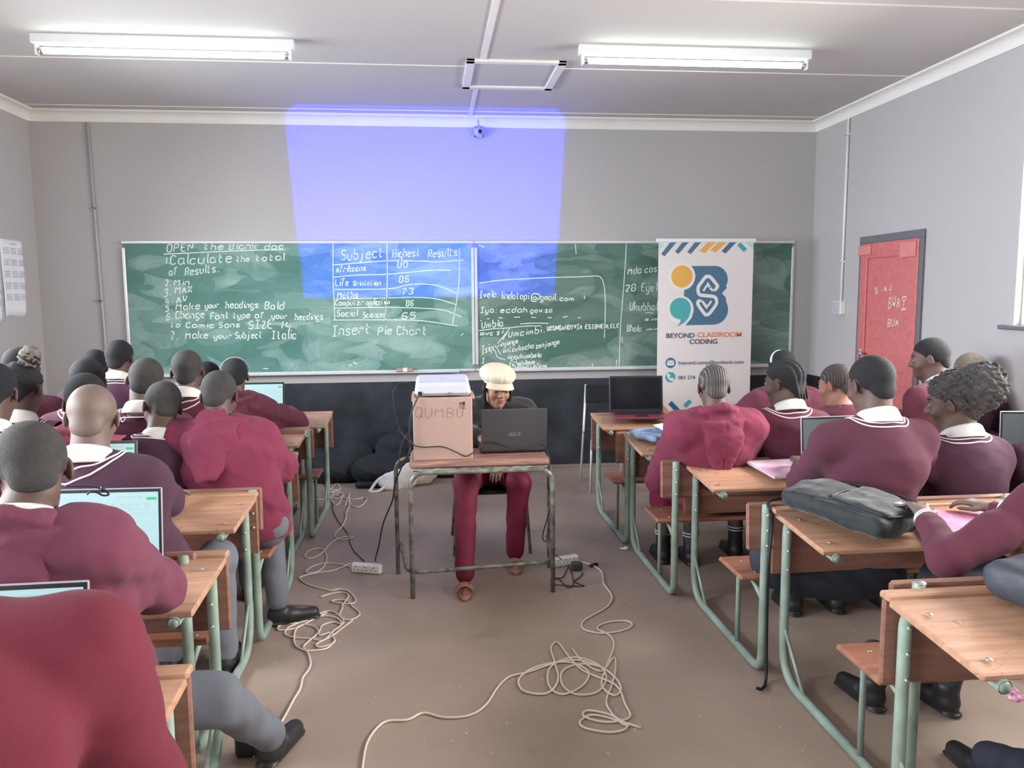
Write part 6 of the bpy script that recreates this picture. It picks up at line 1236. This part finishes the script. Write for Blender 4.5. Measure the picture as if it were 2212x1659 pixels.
# purple folder, magazines, pink book, papers
def slab(name, cx, cy, z, w, d, h, rz, m, label, cat, tilt=0.0):
    mb = MB(); R = rotz(rz)@rotx(tilt); mb.box(-w/2, w/2, -d/2, d/2, 0, h, 0.003); mb.v = [tuple(R@np.array(q)+np.array([cx, cy, z])) for q in mb.v]; return tag(mb.build(name, m, None, origin=(cx, cy, z)), label, cat)
slab('printed_folder', 1.66, -3.54, 0.735, 0.30, 0.30, 0.014, 0.08, M['papernews'], 'purple and silver printed plastic folder on the desk in front of the broad pupil', 'folder', 0.06)
slab('notebook', 1.83, -3.66, 0.735, 0.22, 0.16, 0.012, -0.2, M['paper'], 'open white notebook under the arm of the broad-shouldered pupil', 'notebook', 0.06)
slab('textbook', 1.86, -4.56, 0.738, 0.24, 0.30, 0.010, -0.35, M['paperpink'], 'pink covered book on the desk beside the backpack and hand', 'book', 0.06)
q = atZ(1955, 1092, 0.76); mb = MB(); mb.box(q[0]-0.05, q[0]+0.06, q[1]-0.02, q[1]+0.02, 0.748, 0.772, 0.008); mb.box(q[0]+0.03, q[0]+0.055, q[1]-0.022, q[1]+0.022, 0.747, 0.774, 0.004); tag(mb.build('pencil_case', mat('red_plastic', (190, 60, 80), 0.3), None, origin=(q[0], q[1], .75)), 'small shiny red object behind the hand beside the pink book', 'pencil case')
F = Field(A3([1.05, -2.90, 0.70]), A3([1.55, -2.40, 0.88]), 0.008); F.box((1.26, -2.63, 0.762), (0.12, 0.12, 0.016), rotz(0.4), 0.014); F.cone((1.14, -2.60, 0.755), (1.20, -2.72, 0.755), 0.020, 0.018, 0.01); F.cone((1.12, -2.52, 0.765), (1.34, -2.50, 0.79), 0.016, 0.02, 0.01); F.noise(0.008, 22, 3)
tag(F.obj('denim_pouch', mat('pale_blue_cloth', (150, 170, 200), 0.8, rgb2=(100, 120, 150), vscale=14, bump=0.2, bscale=120), None, (1.26, -2.63, 0.74)), 'pale blue cloth bag on the desk by the cornrow girl\'s arm', 'bag')
slab('paper_sheet', 1.36, -2.56, 0.80, 0.22, 0.12, 0.002, 0.6, M['paper'], 'white paper sticking up from the pale blue bag', 'paper', 0.3)
# bags along the front wall
def soft(name, lo, hi, parts, m, label, cat, h=0.014, na=0.014, nf=11, sd=1):
    F = Field(A3(lo), A3(hi), h)
    for p in parts: F.ell(p[0], p[1], rotz(p[2]) if len(p) > 2 else None, 0.05)
    F.noise(na, nf, sd); F.noise(na*0.35, nf*3, sd+1); F.op(lambda X, Y, Z: -Z+0.003+0*X+0*Y, lo, hi, 0, 'i'); F.op(lambda X, Y, Z: Y+0.02+0*X+0*Z, lo, hi, 0, 'i')
    return tag(F.obj(name, m, None, ((lo[0]+hi[0])/2, (lo[1]+hi[1])/2, 0)), label, cat)
soft('school_bag', (-1.45, -0.62, -0.02), (-0.55, 0.0, 0.45), [((-1.0, -0.30, 0.12), (0.30, 0.20, 0.16)), ((-0.85, -0.24, 0.24), (0.18, 0.14, 0.12))], M['darkcloth'], 'heap of dark jackets and bags against the black wall left of the table', 'bag', sd=2)
soft('jacket', (-0.95, -0.80, -0.02), (-0.1, 0.0, 0.52), [((-0.55, -0.42, 0.12), (0.32, 0.22, 0.13)), ((-0.45, -0.25, 0.28), (0.20, 0.14, 0.12)), ((-0.42, -0.20, 0.36), (0.10, 0.12, 0.10))], M['darkcloth'], 'black padded jacket lying folded behind the white plastic bag', 'jacket', sd=6)
mb = MB(); mb.box(-0.80, -0.45, -0.66, -0.46, 0.001, 0.055, 0.02); tag(mb.build('laptop_sleeve', M['bagdark'], None, origin=(-0.6, -0.56, 0)), 'flat black case on the floor below the dark jackets', 'case')
soft('sack', (-0.50, -0.80, -0.02), (-0.02, -0.22, 0.30), [((-0.26, -0.50, 0.09), (0.15, 0.14, 0.12)), ((-0.20, -0.42, 0.12), (0.12, 0.11, 0.10))], M['creamcloth'], 'cream cloth sack on the floor behind the table legs', 'sack', h=0.010, na=0.010, nf=16, sd=3)
mb = MB(); mb.box(-0.10, 0.12, -0.36, -0.10, 0.001, 0.10, 0.02); tag(mb.build('black_case', M['bagdark'], None, origin=(0, -0.23, 0)), 'flat black case on the floor beside the cream sack', 'case')
mb = MB(); mb.box(0.13, 0.42, -0.30, -0.06, 0.001, 0.12, 0.03); tag(mb.build('black_case', M['plastic_black'], None, origin=(0.27, -0.18, 0)), 'black bag at the wall behind the presenter\'s legs', 'case')
# thin carrier bag with handle loop
t = empty('carrier_bag', (-0.52, -0.75, 0), 'thin white plastic carrier bag with open handle loop lying before the jackets', 'bag'); o = (-0.52, -0.75, 0)
F = Field(A3([-0.75, -0.95, -0.01]), A3([-0.25, -0.5, 0.26]), 0.008); F.cone((-0.34, -0.66, 0.12), (-0.54, -0.74, 0.08), 0.10, 0.06, 0.02, (A3([0.3, -0.95, 0]), 0.25)); F.cone((-0.36, -0.66, 0.06), (-0.52, -0.74, 0.05), 0.07, 0.05, 0.02, (A3([0.3, -0.95, 0]), 0.3)); F.noise(0.008, 20, 3); F.obj('body', M['bagplastic'], t, o)
mb = MB(); mb.tube(catmull([(-0.54, -0.74, 0.13), (-0.60, -0.77, 0.10), (-0.655, -0.79, 0.03), (-0.665, -0.80, 0.012), (-0.60, -0.80, 0.012), (-0.55, -0.77, 0.04), (-0.52, -0.75, 0.09)]), 0.012, 6); mb.build('handle', M['bagplastic'], t, True, origin=o)
# chalk bits and scraps on the floor
for i, (x, y, lab) in enumerate(((1352, 1188, 'crumpled silver scrap on the floor by the second right desk'),)):
    q = atZ(x, y, 0.0); F = Field(q-0.05, q+0.05, 0.006); F.ell(q+A3([0, 0, 0.012]), (0.022, 0.016, 0.012), None, 0); F.cone(q+A3([-0.03, 0.01, 0.008]), q+A3([0, 0, 0.01]), 0.006, 0.008, 0.004); F.noise(0.006, 80, 3); tag(F.obj('foil_scrap', M['alu'], None, tuple(q)), lab, 'litter')
bpy.context.view_layer.update()
